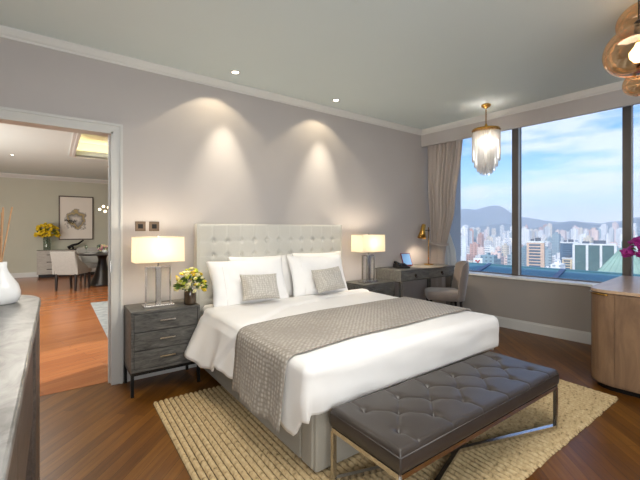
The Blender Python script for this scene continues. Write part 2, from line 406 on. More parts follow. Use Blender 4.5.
# ------------------------------------------------------------------ the room
H = 2.815; YW = 3.58; YT = .12; HL = 2.86
WO = Vector((4.862, 3.6, 0)); WA = math.radians(4.309)
WU = Vector((sin(WA), -cos(WA), 0)); WD = Vector((cos(WA), sin(WA), 0))
def W(u, d, z): p = WO+WU*u+WD*d; return (p.x, p.y, z)
def wbox(bm, u0, u1, d0, d1, z0, z1):
    v = [bm.verts.new(W(u, d, z)) for z in (z0, z1) for u, d in ((u0, d0), (u1, d0), (u1, d1), (u0, d1))]
    for f in ((3, 2, 1, 0), (4, 5, 6, 7), (0, 1, 5, 4), (1, 2, 6, 5), (2, 3, 7, 6), (3, 0, 4, 7)): bm.faces.new([v[i] for i in f])
XL = -.62; YF = -1.6; UEND = 5.25
b = BM(); prism(b, [(XL-.1, YF-.1), (W(UEND, .3, 0)[0], YF-.1), W(-.1, .3, 0)[:2], (XL-.1, YW+.07)], -.1, 0); struct('floor', b, M_floor)
b = BM(); box(b, -3.2, 4.2, YW+.07, 13.2, -.1, 0); struct('floor_living', b, M_lfloor)
b = BM(); prism(b, [(XL-.1, YF-.1), (W(UEND, .5, 0)[0], YF-.1), W(-.1, .5, 0)[:2], (XL-.1, YW+.02)], H, H+.15); struct('ceiling', b, M_ceil)
# bed wall with the doorway
DX0, DX1, DZ = -.50, .402, 2.155
b = BM()
box(b, XL-.1, DX0, YW, YW+YT, 0, H+.1); box(b, DX1, 5.5, YW, YW+YT, 0, H+.1); box(b, DX0, DX1, YW, YW+YT, DZ, H+.1)
struct('wall_back', b, M_wall, weld=False)
b = BM(); box(b, XL-.1, XL, YF, YW, 0, H); struct('wall_left', b, M_wall)
b = BM(); box(b, XL-.1, 5.6, YF-.1, YF, 0, H); struct('wall_front', b, M_wall)
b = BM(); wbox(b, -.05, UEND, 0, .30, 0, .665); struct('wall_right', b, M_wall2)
# dropped soffit in front of the curtain pocket
b = BM(); wbox(b, -.05, UEND, -.385, -.345, 2.573, H); struct('soffit_right', b, M_wall)
b = BM(); wbox(b, -.05, UEND, .30, .50, 2.795, H); struct('wall_window_head', b, M_wall)
# sill, frames and panes
b = BM(); wbox(b, -.02, UEND, -.025, .31, .665, .693); struct('window_sill', b, M_sill, bevel=.005)
win = []
MUL = [-.02, 1.075, 2.27, 3.50, 4.8]
for i in range(4):
    fr = BM(); u0, u1 = MUL[i], MUL[i+1]
    wbox(fr, u0, u0+.075, .17, .30, .693, 2.80); wbox(fr, u1-.0, u1+.055 if i == 3 else u1+.002, .17, .30, .693, 2.80)
    wbox(fr, u0+.055, u1, .20, .28, .693, .703); wbox(fr, u0+.055, u1, .20, .28, 2.79, 2.81)
    f = struct('window_%d' % (i+1), fr, M_frame)
    p = BM(); wbox(p, u0+.05, u1+.01, .235, .247, .70, 2.795)
    o = obj('glass_pane', p, M_glass, f)
    s = BM(); wbox(s, u0+.075, u0+.082, .19, .23, .703, 2.79); obj('window_gasket', s, M_trim, f)
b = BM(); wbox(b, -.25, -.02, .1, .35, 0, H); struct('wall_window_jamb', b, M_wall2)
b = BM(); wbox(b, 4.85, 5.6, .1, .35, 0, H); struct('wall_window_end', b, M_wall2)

# mouldings
def moulding(name, p, q, n, prof, mat=M_trim):
    """extrude a profile [(out, z)] from p to q, out along n"""
    bm = BM(); n = Vector(n).normalized()
    a = [bm.verts.new(Vector((p[0], p[1], 0))+n*o_+Vector((0, 0, z))) for o_, z in prof]
    c = [bm.verts.new(Vector((q[0], q[1], 0))+n*o_+Vector((0, 0, z))) for o_, z in prof]
    for i in range(len(prof)): j = (i+1) % len(prof); bm.faces.new((a[i], a[j], c[j], c[i]))
    bm.faces.new(a); bm.faces.new(c[::-1])
    return struct(name, bm, mat)
M_crown = simple('crown_white', 'dddcd8', .5, vary=.01, scale=4)
def crown(z): return [(0, z-.068), (.012, z-.068), (.014, z-.055), (.03, z-.045), (.05, z-.02), (.055, z-.012), (.055, z), (0, z)]
base = [(0, 0), (.018, 0), (.018, .112), (.012, .125), (.012, .135), (0, .135)]
moulding('trim_1', (XL, YW), (4.5, YW), (0, -1, 0), crown(H), M_crown)
moulding('trim_2', W(-.05, -.385, 0), W(UEND, -.385, 0), -WD, crown(H), M_crown)
moulding('baseboard_back', (DX1+.09, YW), (4.86, YW), (0, -1, 0), base)
moulding('baseboard_right', W(0, 0, 0), W(UEND, 0, 0), -WD, base)
# door casing on the bedroom side with jamb lining
b = BM()
cs = .072
for x0, x1 in ((DX1, DX1+cs), (DX0-cs, DX0)): box(b, x0, x1, YW-.022, YW, 0, DZ+cs)
box(b, DX0, DX1, YW-.022, YW, DZ, DZ+cs)
for x0, x1 in ((DX1+cs-.02, DX1+cs), (DX0-cs, DX0-cs+.02)): box(b, x0, x1, YW-.034, YW-.022, 0, DZ+cs-.02)
box(b, DX0-cs, DX1+cs, YW-.034, YW-.022, DZ+cs-.02, DZ+cs)
box(b, DX1-.015, DX1, YW-.02, YW+YT+.01, 0, DZ); box(b, DX0, DX0+.015, YW-.02, YW+YT+.01, 0, DZ); box(b, DX0, DX1, YW-.02, YW+YT+.01, DZ-.015, DZ)
box(b, DX1-.03, DX1-.015, YW+.04, YW+.07, 0, DZ-.015); 
dc = struct('door_1', b, M_trim)
b = BM(); box(b, DX1-.018, DX1-.0145, YW-.012, YW+.035, .95, 1.06); box(b, DX1-.020, DX1-.0175, YW-.005, YW+.028, .965, 1.045); obj('strike_plate', b, M_chrome, dc)

# living room shell, the ceiling has a lit tray
TX0, TX1, TY0, TY1 = .33, 3.4, 5.2, 9.0
b = BM()
box(b, -3.2, TX0, YW+YT, 13.2, HL, HL+.1); box(b, TX1, 4.2, YW+YT, 13.2, HL, HL+.1)
box(b, TX0, TX1, YW+YT, TY0, HL, HL+.1); box(b, TX0, TX1, TY1, 13.2, HL, HL+.1)
struct('ceiling_living', b, M_ceil)
b = BM(); box(b, TX0-.4, TX1+.4, TY0-.4, TY1+.4, HL+.34, HL+.4)
for x0, x1, y0, y1 in ((TX0-.45, TX0-.4, TY0-.4, TY1+.4), (TX1+.4, TX1+.45, TY0-.4, TY1+.4), (TX0-.4, TX1+.4, TY0-.45, TY0-.4), (TX0-.4, TX1+.4, TY1+.4, TY1+.45)): box(b, x0, x1, y0, y1, HL+.05, HL+.4)
struct('ceiling_tray', b, M_ceil)
b = BM()
for k, (o_, zz) in enumerate(((.10, HL-.03), (.05, HL-.055))):
    for x0, x1, y0, y1 in ((TX0-o_, TX0, TY0-o_, TY1+o_), (TX1, TX1+o_, TY0-o_, TY1+o_), (TX0, TX1, TY0-o_, TY0), (TX0, TX1, TY1, TY1+o_)): box(b, x0, x1, y0, y1, zz, HL+.0)
struct('trim_3', b, M_trim, bevel=.006)
M_cove = emis('cove_strip', 'ffd99a', 14)
for k, (x0, x1, y0, y1) in enumerate(((TX0-.3, TX1+.3, TY1+.2, TY1+.24), (TX0-.24, TX0-.2, TY0, TY1), (TX0-.3, TX1+.3, TY0-.24, TY0-.2))):
    b = BM(); box(b, x0, x1, y0, y1, HL+.10, HL+.125)
    tag(obj('cove_light_strip', b, M_cove), ['warm light strip hidden along the far edge of the living room ceiling tray', 'warm light strip along the left edge of the ceiling tray', 'warm light strip along the near edge of the ceiling tray'][k], 'light strip', 'strips lighting the ceiling tray')
b = BM(); box(b, -3.2, 4.2, 13.08, 13.2, 0, HL+.1); struct('wall_living_far', b, M_lwall)
b = BM(); box(b, -3.3, -3.2, YW+YT, 13.2, 0, HL+.1); struct('wall_living_left', b, M_lwall)
b = BM(); box(b, 4.2, 4.3, YW+YT, 13.2, 0, HL+.1); struct('wall_living_right', b, M_lwall)
moulding('trim_4', (-3.2, 13.08), (4.2, 13.08), (0, -1, 0), [(0, HL-.11), (.02, HL-.11), (.03, HL-.09), (.09, HL-.03), (.1, HL), (0, HL)])
moulding('baseboard_living', (-3.2, 13.08), (4.2, 13.08), (0, -1, 0), base)

# ------------------------------------------------------------------ view outside
GZ = -110
b = BM(); bmesh.ops.create_grid(b, x_segments=2, y_segments=2, size=9000, matrix=Matrix.Translation((9000, 3000, GZ))); struct('ground_city', b, M_ground)
def hill(name, pts, dist, depth):
    """ridge of hills: pts = (bearing deg from +X toward +Y, height)"""
    bm = BM(); n = 120; rows = []
    a0, a1 = pts[0][0], pts[-1][0]
    for r_ in range(9):
        row = []
        for i in range(n+1):
            a = a0+(a1-a0)*i/n
            for (p, hp), (q, hq) in zip(pts, pts[1:]):
                if p <= a <= q: t = (a-p)/(q-p); t = t*t*(3-2*t); hh = hp+(hq-hp)*t; break
            f = sin(PI*min(1, (r_)/8))**.8
            D = dist+depth*(r_/8)
            v = Vector((D*cos(math.radians(a)), D*sin(math.radians(a)), 0))
            z = GZ+(hh-GZ)*f+noise.noise(v*.0025)*60*f+noise.noise(v*.008)*18*f
            row.append(bm.verts.new((v.x, v.y, z)))
        rows.append(row)
    for r_ in range(8):
        for i in range(n): bm.faces.new((rows[r_][i], rows[r_][i+1], rows[r_+1][i+1], rows[r_+1][i]))
    return struct(name, bm, M_mountain, smooth=True)
hill('hills_far', [(-4, 150), (4, 170), (10, 190), (16, 110), (21, 120), (25, 200), (29, 400), (32, 330), (37, 190), (48, 120)], 5200, 2200)
hill('hills_near', [(-4, 40), (6, 110), (10, 150), (14, 60), (20, 90), (24, 50), (32, 30), (48, 20)], 4000, 900)

def tower_mesh(kind):
    bm = BM()
    if kind == 0: box(bm, -.5, .5, -.5, .5, 0, .96); box(bm, -.2, .25, -.2, .2, .96, 1)
    elif kind == 1:
        box(bm, -.5, -.06, -.5, .5, 0, .96); box(bm, .06, .5, -.5, .5, 0, .94); box(bm, -.08, .08, -.35, .35, 0, 1)
    elif kind == 2:
        box(bm, -.5, .5, -.5, .5, 0, .3); box(bm, -.35, .35, -.38, .38, .3, .95); box(bm, -.15, .15, -.15, .15, .95, 1)
    elif kind == 3:
        prism(bm, [(-.5, -.2), (-.2, -.5), (.2, -.5), (.5, -.2), (.5, .2), (.2, .5), (-.2, .5), (-.5, .2)], 0, .94); prism(bm, [(-.3, -.2), (.3, -.2), (.3, .2), (-.3, .2)], .94, 1)
    else:
        box(bm, -.5, .5, -.5, .5, 0, .9); box(bm, -.5, 0, -.5, .5, .9, .96); box(bm, -.4, -.2, -.1, .1, .96, 1)
    return bm
protos = []
for k in range(5):
    bm = tower_mesh(k); me = bpy.data.meshes.new('tower'); bmesh.ops.recalc_face_normals(bm, faces=bm.faces); bm.to_mesh(me); bm.free(); me.materials.append(M_bld); protos.append(me)
placed = []
rc = random.Random(11)
TCOL = (('white', 'efece6'), ('pale pink', 'e9cfc3'), ('light grey', 'cfd0ce'), ('blue-grey', '9fb0b5'), ('beige', 'e0d2bd'), ('off-white', 'e6e2dc'), ('terracotta', 'cda394'), ('teal-grey', '8aa3aa'))
def tower(dist, ang, w, dp, h, kind, name, label, group):
    x, y = dist*cos(ang), dist*sin(ang)
    r = max(w, dp)*.62
    for px_, py_, pr in placed:
        if (px_-x)**2+(py_-y)**2 < (pr+r)**2: return False
    placed.append((x, y, r))
    o = bpy.data.objects.new(name, protos[kind]); C.objects.link(o)
    o.location = (x, y, GZ); o.scale = (w, dp, h); o.rotation_euler = (0, 0, rc.choice((0, .3, -.25, .6, .1)))
    cn, ch = TCOL[rc.choice((0, 0, 1, 1, 2, 3, 4, 5, 5, 6, 7))]; o.color = lin(ch)
    tag(o, cn+' '+label, 'building', cn+' '+group); return True

bx_lab = 'mid-rise block crowded below the skyline in the nearer part of the city'
tw_lab = 'apartment tower rising in the hazy middle distance beyond the windows'
fr_lab = 'tiny faint high-rise at the foot of the distant hills'

# landmark blocks first
def block(name, label, x, y, rz, w, dp, top, col, cols=0, colmat='e9e9e6'):
    """a nearer block: body, roof plant and, where it has them, white piers"""
    placed.append((x, y, max(w, dp)*.62))
    t = thing(name, label, 'building', (x, y, GZ), rz)
    hh = top-GZ
    m = bpy.data.materials.get('facade_'+col) or simple('facade_'+col, col, .5, vary=.12, scale=.25)
    bm = BM(); box(bm, -dp/2, dp/2, -w/2, w/2, 0, hh); obj('building_body', bm, m, t, world=False)
    bm = BM(); box(bm, -dp/2-.6, dp/2+.6, -w/2-.6, w/2+.6, hh, hh+1.6); obj('roof_parapet', bm, M_top_bld, t, world=False)
    bm = BM(); box(bm, -dp*.2, dp*.2, -w*.28, w*.02, hh+1.6, hh+5.5); box(bm, -dp*.1, dp*.25, w*.12, w*.3, hh+1.6, hh+4); obj('roof_plant', bm, M_plant_bld, t, world=False)
    for k in range(cols):
        yy = -w/2+w*(k)/(cols-1)
        bm = BM(); box(bm, -dp/2-1.4, -dp/2, yy-1.2, yy+1.2, 0, hh+.5); obj('pier', bm, M_top_bld, t, world=False)
    if not cols:
        for k in range(9):
            bm = BM(); zz = hh-3.6-k*3.4; box(bm, -dp/2-.25, -dp/2+.2, -w*.30, w*.36, zz, zz+1.9); obj('window_band', bm, M_glassband, t, world=False)
    return t
M_top_bld = simple('white_concrete', 'e6e5e1', .8, vary=.08, scale=.2)
M_plant_bld = simple('dark_roof_plant', '5b626b', .8, vary=.2, scale=.3)
M_glassband = simple('blue_glass_band', '4b6478', .2, vary=.2, scale=.2)
block('office_building', 'dark green glass office block with white vertical piers, left of the green pyramid roof', 538, 167, math.radians(16), 40, 30, -17, '54716f', 4)
block('office_building', 'peach-coloured mid-rise block with bands of dark glass, just right of the first window mullion', 447, 195, math.radians(20), 17, 18, -13, 'd9b79d')
block('office_building', 'small cream block standing alone between the peach block and the dark office block', 567, 206, math.radians(10), 11, 12, -38, 'ecd3ae')
block('office_building', 'white slab block behind the desk chair side of the left window', 531, 356, math.radians(30), 34, 20, -9, 'dfe3e4')
block('office_building', 'dark blue-grey box block behind and between the peach and the dark office blocks', 652, 236, math.radians(22), 22, 24, -19, '5a7388')
t = thing('pyramid_roof_tower', 'tower with a pale green copper pyramid roof seen beside the second window mullion', 'building', (253, 63.5, GZ), math.radians(14))
placed.append((253, 63.5, 20))
bm = BM(); box(bm, -13, 13, -13, 13, 0, -25-GZ); obj('building_body', bm, M_top_bld, t, world=False)
bm = BM(); z0, z1 = -25-GZ, -8-GZ
v = [bm.verts.new(q) for q in ((-15, -15, z0), (15, -15, z0), (15, 15, z0), (-15, 15, z0), (-2, -2, z1), (2, -2, z1), (2, 2, z1), (-2, 2, z1))]
for f in ((3, 2, 1, 0), (4, 5, 6, 7), (0, 1, 5, 4), (1, 2, 6, 5), (2, 3, 7, 6), (3, 0, 4, 7)): bm.faces.new([v[i] for i in f])
rf = obj('pyramid_roof', bm, M_copper, t, world=False)
bm = BM()
for k in range(-4, 5):
    for sx, sy in ((-1, 0), (1, 0), (0, -1), (0, 1)):
        p = (sx*15 if sx else k*3.2, sy*15 if sy else k*3.2, z0); q = (sx*2 if sx else k*.45, sy*2 if sy else k*.45, z1)
        bar(bm, p, q, .35)
obj('roof_seam', bm, M_copper, rf, world=False)
bm = BM(); lathe(bm, [(2.4, 0), (2.4, 3), (1.6, 3.4), (.4, 6.5), (.05, 8.5)], (0, 0, z1), 12); obj('roof_finial', bm, M_copper, t, world=False)
# rooftop billboard in the left window
t = thing('rooftop_billboard', 'white rooftop billboard with a red emblem above the chair in the left window', 'billboard', (280.7, 167, -34), math.radians(31))
placed.append((284, 169, 16))
bm = BM(); box(bm, -.3, .3, -3.4, 3.4, 6.5, 12.5); obj('board', bm, M_top_bld, t, world=False)
M_red = simple('red_sign_paint', 'b03a34', .6)
bm = BM()
pts = [(-.42, 1.9-k*.42, 9.6+1.1*sin(k*1.15)) for k in range(9)]
tube(bm, pts, .42, 8); obj('emblem', bm, M_red, t, world=False, smooth=True)
bm = BM(); 
for yy in (-2.8, 0, 2.8): box(bm, .3, .6, yy-.15, yy+.15, 0, 12)
obj('post', bm, M_plant_bld, t, world=False)
block('office_building', 'low pale block carrying the white billboard', 292, 173.5, math.radians(31), 26, 18, -35.5, 'cfd3d2')

cnt = [0, 0, 0]; tries = 0
while cnt[0] < 105 and tries < 2500:
    tries += 1
    if tower(rc.uniform(430, 1050), math.radians(rc.uniform(9, 41)), rc.uniform(8, 22), rc.uniform(8, 20), rc.uniform(48, 84), rc.choice((0, 2, 4, 4, 0)), 'city_block', bx_lab, 'nearer blocks of the city'): cnt[0] += 1
tries = 0
while cnt[1] < 125 and tries < 4000:
    tries += 1
    if tower(rc.uniform(1050, 2200), math.radians(rc.uniform(9, 41)), rc.uniform(13, 28), rc.uniform(13, 26), rc.uniform(72, 122), rc.randrange(5), 'apartment_tower', tw_lab, 'apartment towers in the haze'): cnt[1] += 1
tries = 0
while cnt[2] < 100 and tries < 4000:
    tries += 1
    if tower(rc.uniform(2200, 3900), math.radians(rc.uniform(9, 41)), rc.uniform(20, 42), rc.uniform(18, 34), rc.uniform(85, 160), rc.randrange(5), 'high_rise', fr_lab, 'far high-rises below the hills'): cnt[2] += 1
# blue metal roof just outside the windows
t = thing('canopy_roof', 'blue sheet metal roof directly outside below the window sill', 'roof', (W(2, .4, 0)[0], W(2, .4, 0)[1], 0))
bm = BM(); wbox(bm, -3, 6.5, .55, 4.05, .37, .45); obj('roof_sheet', bm, M_blue, t)
bm = BM(); wbox(bm, -3, 6.5, 3.95, 4.08, .36, .475); obj('roof_edge', bm, M_blue, t)
M_dkblue = simple('dark_blue_seam', '1d3f63', .5)
for p, q in (((5.6, 2.36), (8.95, 3.34)), ((5.8, 3.7), (9.0, 5.02)), ((5.6, 1.1), (9.1, 1.75)), ((5.8, 5.3), (8.8, 6.7))):
    bm = BM(); bar(bm, (p[0], p[1], .462), (q[0], q[1], .462), .09, .03); obj('roof_seam', bm, M_dkblue, t)
# aerial haze over the city
def haze():
    m = bpy.data.materials.new('city_haze'); m.use_nodes = True; n = m.node_tree.nodes; l = m.node_tree.links
    n.remove(n['Principled BSDF']); v = n.new('ShaderNodeVolumeScatter'); v.inputs['Density'].default_value = .00018; v.inputs['Color'].default_value = (.93, .97, 1, 1); v.inputs['Anisotropy'].default_value = 0
    l.new(v.outputs[0], n['Material Output'].inputs['Volume'])
    bm = BM(); box(bm, 90, 6200, -2500, 6500, GZ-5, 330)
    o = obj('haze', bm, m); tag(o, 'pale blue haze lying over the distant city and hills', 'haze', kind='stuff'); return o
haze()

# ------------------------------------------------------------------ rug
M_ropeshade = simple('brown_rope_gap_shade', '5f4d33', .95, vary=.3, scale=30)  # shade between the ropes, painted as a darker brown on the valley faces
def make_rug():
    x0, x1, y0, y1 = .60, 3.60, .93, 2.99; nr = 80; rw = (x1-x0)/nr; ny = 250
    bm = BM(); prof = [(0, .001), (.09, .005), (.22, .017), (.5, .0215), (.78, .017), (.91, .005)]
    cols = []
    r_ = random.Random(3)
    for i in range(nr):
        e0 = r_.uniform(-.004, .004); e1 = r_.uniform(-.004, .004); ph = r_.uniform(0, 6)
        for f, z in prof:
            col = []
            for j in range(ny+1):
                v = j/ny; yy = y0-e0+(y1+e1-y0+e0)*v
                tw = abs(sin(yy*58+ph+(f-.5)*1.6))
                zz = z*(.78+.22*tw) if 0 < j < ny else .002
                xx = x0+(i+f)*rw-.035*(1-v)+.02*sin(v*PI)*(1 if i > nr*.9 else 0)
                yy2 = yy+.03*((i/nr)-.5)*(1-v)
                col.append(bm.verts.new((xx, yy2, zz)))
            cols.append(col)
    col = [bm.verts.new((x1-.035*(1-j/ny), y0+(y1-y0)*j/ny, .002)) for j in range(ny+1)]; cols.append(col)
    for ci, (a, c_) in enumerate(zip(cols, cols[1:])):
        for j in range(ny):
            f_ = bm.faces.new((a[j], c_[j], c_[j+1], a[j+1]))
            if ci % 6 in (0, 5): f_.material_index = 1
    o = obj('braided_rug', bm, M_rug, smooth=True); o.data.materials.append(M_ropeshade)
    tag(o, 'large straw-coloured braided jute rug lying under the bed foot and bench', 'rug')
    tt = BM()
    return o
make_rug()

# ------------------------------------------------------------------ bed
BX0, BX1, BY0, BY1 = 1.116, 2.83, 1.578, 3.44
bed = thing('bed', 'king size bed with a pale grey linen base and button-tufted headboard', 'bed', ((BX0+BX1)/2, 2.5, 0))
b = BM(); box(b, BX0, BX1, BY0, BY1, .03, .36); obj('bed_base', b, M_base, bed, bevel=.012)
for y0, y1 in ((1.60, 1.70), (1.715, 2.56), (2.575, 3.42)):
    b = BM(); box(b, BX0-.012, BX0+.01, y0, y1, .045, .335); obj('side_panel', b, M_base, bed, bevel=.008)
b = BM(); box(b, BX0+.01, BX1-.01, BY0+.02, BY1+.0, .36, .585); obj('mattress', b, M_white, bed, bevel=.05, seg=4, smooth=True)
for x, y in ((BX0+.06, BY0+.06), (BX1-.06, BY0+.06), (BX0+.06, BY1-.06), (BX1-.06, BY1-.06)):
    b = BM(); lathe(b, [(.03, .0235), (.03, .031)], (x, y, 0), 12); obj('leg', b, M_black, bed)
# tufted headboard
HX0, HX1, HYF, HZT = 1.082, 2.846, 3.475, 1.382
bx_ = [1.244+.1455*k for k in range(11)]; bz_ = [1.214-.139*k for k in range(5)]
def hb_front(x, z):
    d = 0
    for X in bx_: d += .0022*math.exp(-((x-X)/.014)**2)
    for Z in bz_: d += .0016*math.exp(-((z-Z)/.014)**2)
    d = min(d, .006)
    for X in bx_:
        if abs(x-X) < .06:
            for Z in bz_:
                if abs(z-Z) < .06: d += .020*math.exp(-((x-X)**2+(z-Z)**2)/.022**2)
    return d
b = BM(); nx, nzz = 330, 150; ZB = .5
gf = gridsurf(b, nx, nzz, lambda u, v: (lambda x, z: (x, HYF+hb_front(x, z)+(.006*(1-min(1, min(u, 1-u)*1.7/.02))**2)+(.006*(1-min(1, (1-v)*.88/.02))**2), z))(HX0+.012+(HX1-HX0-.024)*u, ZB+(HZT-.004-ZB)*v))
hb = obj('headboard', b, M_linen, bed, smooth=True)
b = BM(); box(b, HX0, HX0+.012, HYF-.004, 3.565, .05, HZT); box(b, HX1-.012, HX1, HYF-.004, 3.565, .05, HZT); box(b, HX0+.012, HX1-.012, HYF+.008, 3.565, HZT-.012, HZT-.001); box(b, HX0+.012, HX0+.03, HYF+.03, 3.56, .05, HZT-.012); box(b, HX1-.03, HX1-.012, HYF+.03, 3.56, .05, HZT-.012); box(b, HX0+.028, HX1-.028, 3.52, 3.56, .05, HZT-.02); box(b, HX0+.028, HX1-.028, HYF+.02, 3.52, .05, .52)
obj('headboard_frame', b, M_linen, bed, bevel=.008)
b = BM(); ball(b, (0, 0, 0), .009, 2, (1, .5, 1)); bt = obj('button', b, M_linen, hb, smooth=True, world=False)
first = True
for X in bx_:
    for Z in bz_:
        o = bt if first else bt.copy()
        if not first: C.objects.link(o); o.parent = hb
        first = False
        o.location = (X-bed.location.x, HYF+.020-bed.location.y, Z-bed.location.z)

# ------------------------------------------------------------------ duvet: top field, rounded edge and hanging skirt
DT = .628
def interp(t, pts):
    if t <= pts[0][0]: return pts[0][1]
    for (a, x), (c_, y) in zip(pts, pts[1:]):
        if t <= c_: s = (t-a)/(c_-a); return x+(y-x)*s
    return pts[-1][1]
def duvet():
    x0, x1, y0, y1 = 1.085, 2.865, 1.59, 3.14
    R = .055; bm = BM(); nx, ny = 80, 110
    def top(x, y):
        z = DT+.008*noise.noise(Vector((x*2.2, y*2.2, 0)))+.004*noise.noise(Vector((x*7, y*5, 3)))
        yc = interp(x, [(.9, 2.24), (1.14, 2.45), (1.72, 2.86), (2.6, 3.04)])+.015*sin(x*9)
        z += .016/(1+math.exp(-(y-yc)/.010))*(1 if x < 2.9 else 0)
        z -= .007*math.exp(-((y-yc+.02)/.02)**2)
        return z
    g = [[bm.verts.new((x0+(x1-x0)*i/nx, y0+(y1-y0)*j/ny, top(x0+(x1-x0)*i/nx, y0+(y1-y0)*j/ny))) for j in range(ny+1)] for i in range(nx+1)]
    for i in range(nx):
        for j in range(ny): bm.faces.new((g[i][j], g[i+1][j], g[i+1][j+1], g[i][j+1]))
    # boundary loop from head-left down the left side, round the foot, up the right side
    loop = [(g[0][j], (-1, 0), 'L') for j in range(ny, 0, -1)]
    nc = 7
    loop += [(g[0][0], (-cos(a), -sin(a)), 'C') for a in [PI/2*k/nc for k in range(nc+1)]]
    loop += [(g[i][0], (0, -1), 'F') for i in range(1, nx)]
    loop += [(g[nx][0], (sin(a), -cos(a)), 'C2') for a in [PI/2*k/nc for k in range(nc+1)]]
    loop += [(g[nx][j], (1, 0), 'R') for j in range(1, ny+1)]
    prev = None; n_ = len(loop)
    for idx, (v, nrm, kind) in enumerate(loop):
        p = v.co.copy(); nv = Vector((nrm[0], nrm[1], 0))
        if kind == 'L' or (kind == 'C' and nrm[0] < -.55):
            hem = interp(p.y, [(1.59, .33), (1.655, .222), (1.79, .25), (2.14, .295), (2.43, .30), (2.63, .315), (2.66, .275), (2.85, .25), (3.14, .30)])
            fl = interp(p.y, [(1.55, -.02), (1.7, .02), (2.1, .035), (2.6, .07), (3.14, .145)])
            wv = .016*sin(p.y*13)+.010*sin(p.y*29+1)
        elif kind in ('F', 'C', 'C2'):
            t = (p.x-x0)/(x1-x0); hem = .362+.026*t; fl = -.004; wv = .003*sin(p.x*6)
            if kind == 'C': hem = .30+.0*t; hem = .33+(.365-.33)*max(0, min(1, -nrm[1]*1.1)); fl = -.01
        else:
            hem = .33; fl = .01; wv = .006*sin(p.y*11)
        col = [v]; ns = 14
        for k in range(1, 5):
            a = PI/2*k/4; col.append(bm.verts.new((p.x+nv.x*R*sin(a), p.y+nv.y*R*sin(a), p.z-R*(1-cos(a)))))
        z_ = p.z-R
        for k in range(1, ns+1):
            s = k/ns; out = R+(fl+wv)*s**1.3+.006*sin(s*PI)
            if kind == 'L': out += .018/(1+math.exp(-(p.y-2.40-.24*s)/.008))-.008*math.exp(-((p.y-2.37-.24*s)/.02)**2)
            bulge = .008*noise.noise(Vector((p.x*4, p.y*4, s*2)))
            col.append(bm.verts.new((p.x+nv.x*(out+bulge), p.y+nv.y*(out+bulge), z_+(hem-z_)*s)))
        if prev:
            for a, c_, d_, e_ in zip(prev, col, col[1:], prev[1:]):
                fv = []
                for q in (a, c_, d_, e_):
                    if q not in fv: fv.append(q)
                if len(fv) >= 3: bm.faces.new(fv)
        prev = col
    o = obj('duvet', bm, M_white, smooth=True)
    md = o.modifiers.new('s', 'SOLIDIFY'); md.thickness = .016; md.offset = -1
    tag(o, 'plain white duvet spread over the bed and hanging down its sides and foot', 'duvet'); return o
duvet()
# sheet showing between the duvet and the pillows
b = BM()
gridsurf(b, 40, 12, lambda u, v: (1.10+1.745*u, 3.08+.35*v, .606+.010*noise.noise(Vector((u*9, v*4, 5)))-.05*max(0, abs(u-.5)*2-.96)/.04))
tag(obj('bed_sheet', b, M_white, smooth=True, solid=.006), 'smooth white sheet lying between the duvet edge and the pillows', 'sheet')

# runner across the bed
def runner():
    bm = BM(); x0, x1 = 1.085, 2.865; R = .058; z = DT+.012
    path = []   # (x, z, outness)
    hemz = .235
    for k in range(12): s = k/12; path.append((x0-R-.020-.040*(1-s)**1.3, hemz+(z-R-hemz)*s, 0))
    for k in range(7): a = PI/2*k/6; path.append((x0-(R+.014)*cos(a), z-R+(R+.002)*sin(a), 0))
    for k in range(1, 40): path.append((x0+(x1-x0)*k/40, z+.003, 1))
    for k in range(7): a = PI/2*(1-k/6); path.append((x1+(R+.008)*cos(a), z-R+(R+.002)*sin(a), 0))
    for k in range(1, 8): path.append((x1+R+.01, z-R-.25*k/8, 0))
    nw = 16
    def f(u, v):
        i = min(len(path)-1, int(round(u*(len(path)-1)))); x, zz, fl = path[i]
        ya = interp(x, [(1.0, 1.715), (1.13, 1.70), (1.55, 1.765), (3.0, 1.80)]); yb = interp(x, [(.96, 2.36), (1.13, 2.40), (1.8, 2.50), (2.8, 2.50)])
        y = ya+(yb-ya)*v
        if fl: zz = zz+.008*noise.noise(Vector((x*2.2, y*2.2, 0)))+.012/(1+math.exp(-(y-interp(x, [(.9, 2.24), (1.14, 2.45), (1.72, 2.86), (2.6, 3.04)])-.0)/.018))*1
        else: x = x+(-1 if i < 20 else 1)*(.016*sin(y*13)+.010*sin(y*29+1))*max(0, (z-zz)/.4)
        return (x, y, zz)
    gridsurf(bm, len(path)-1, nw, f)
    o = obj('bed_runner', bm, M_runner, smooth=True, solid=.008)
    tag(o, 'taupe woven bed runner with a diamond texture laid across the white duvet', 'bed runner')
runner()

# pillows
def pillow_bm(w, h, T, seed=0, pin=.07, n=36, wr=.014):
    bm = BM()
    for s in (-1, 1):
        def f(a, c_):
            u, v = a*2-1, c_*2-1
            t = T*((1-u**4)*(1-v**4))**.62
            t = max(t, .0)
            x = w/2*u*(1-pin*(1-v*v)*abs(u)**2); y = h/2*v*(1-pin*(1-u*u)*abs(v)**2)
            t += wr*(noise.noise(Vector((x*7+seed, y*9, s)))+.5*noise.noise(Vector((x*22+seed, y*12, s))))*(t/T)
            return (x, s*t, y)
        gridsurf(bm, n, n, f)
    return bm
def pillow(name, label, cat, loc, rz, lean, w, h, T, mat, seed=0, group=None, roll=0):
    bm = pillow_bm(w, h, T, seed)
    o = obj(name, bm, mat, smooth=True, weld=True)
    o.location = loc; o.rotation_euler = (-lean, roll, rz)
    tag(o, label, cat, group)
    return o
g1 = 'white pillows against the headboard'
pillow('pillow', 'rear white pillow on the left side of the bed, mostly hidden by the front one', 'pillow', (1.73, 3.375, .835), 0, math.radians(12), .74, .46, .055, M_white, 1, g1)
pillow('pillow', 'rear white pillow on the right side of the bed, showing above the front one', 'pillow', (2.44, 3.375, .845), 0, math.radians(12), .70, .46, .055, M_white, 2, g1)
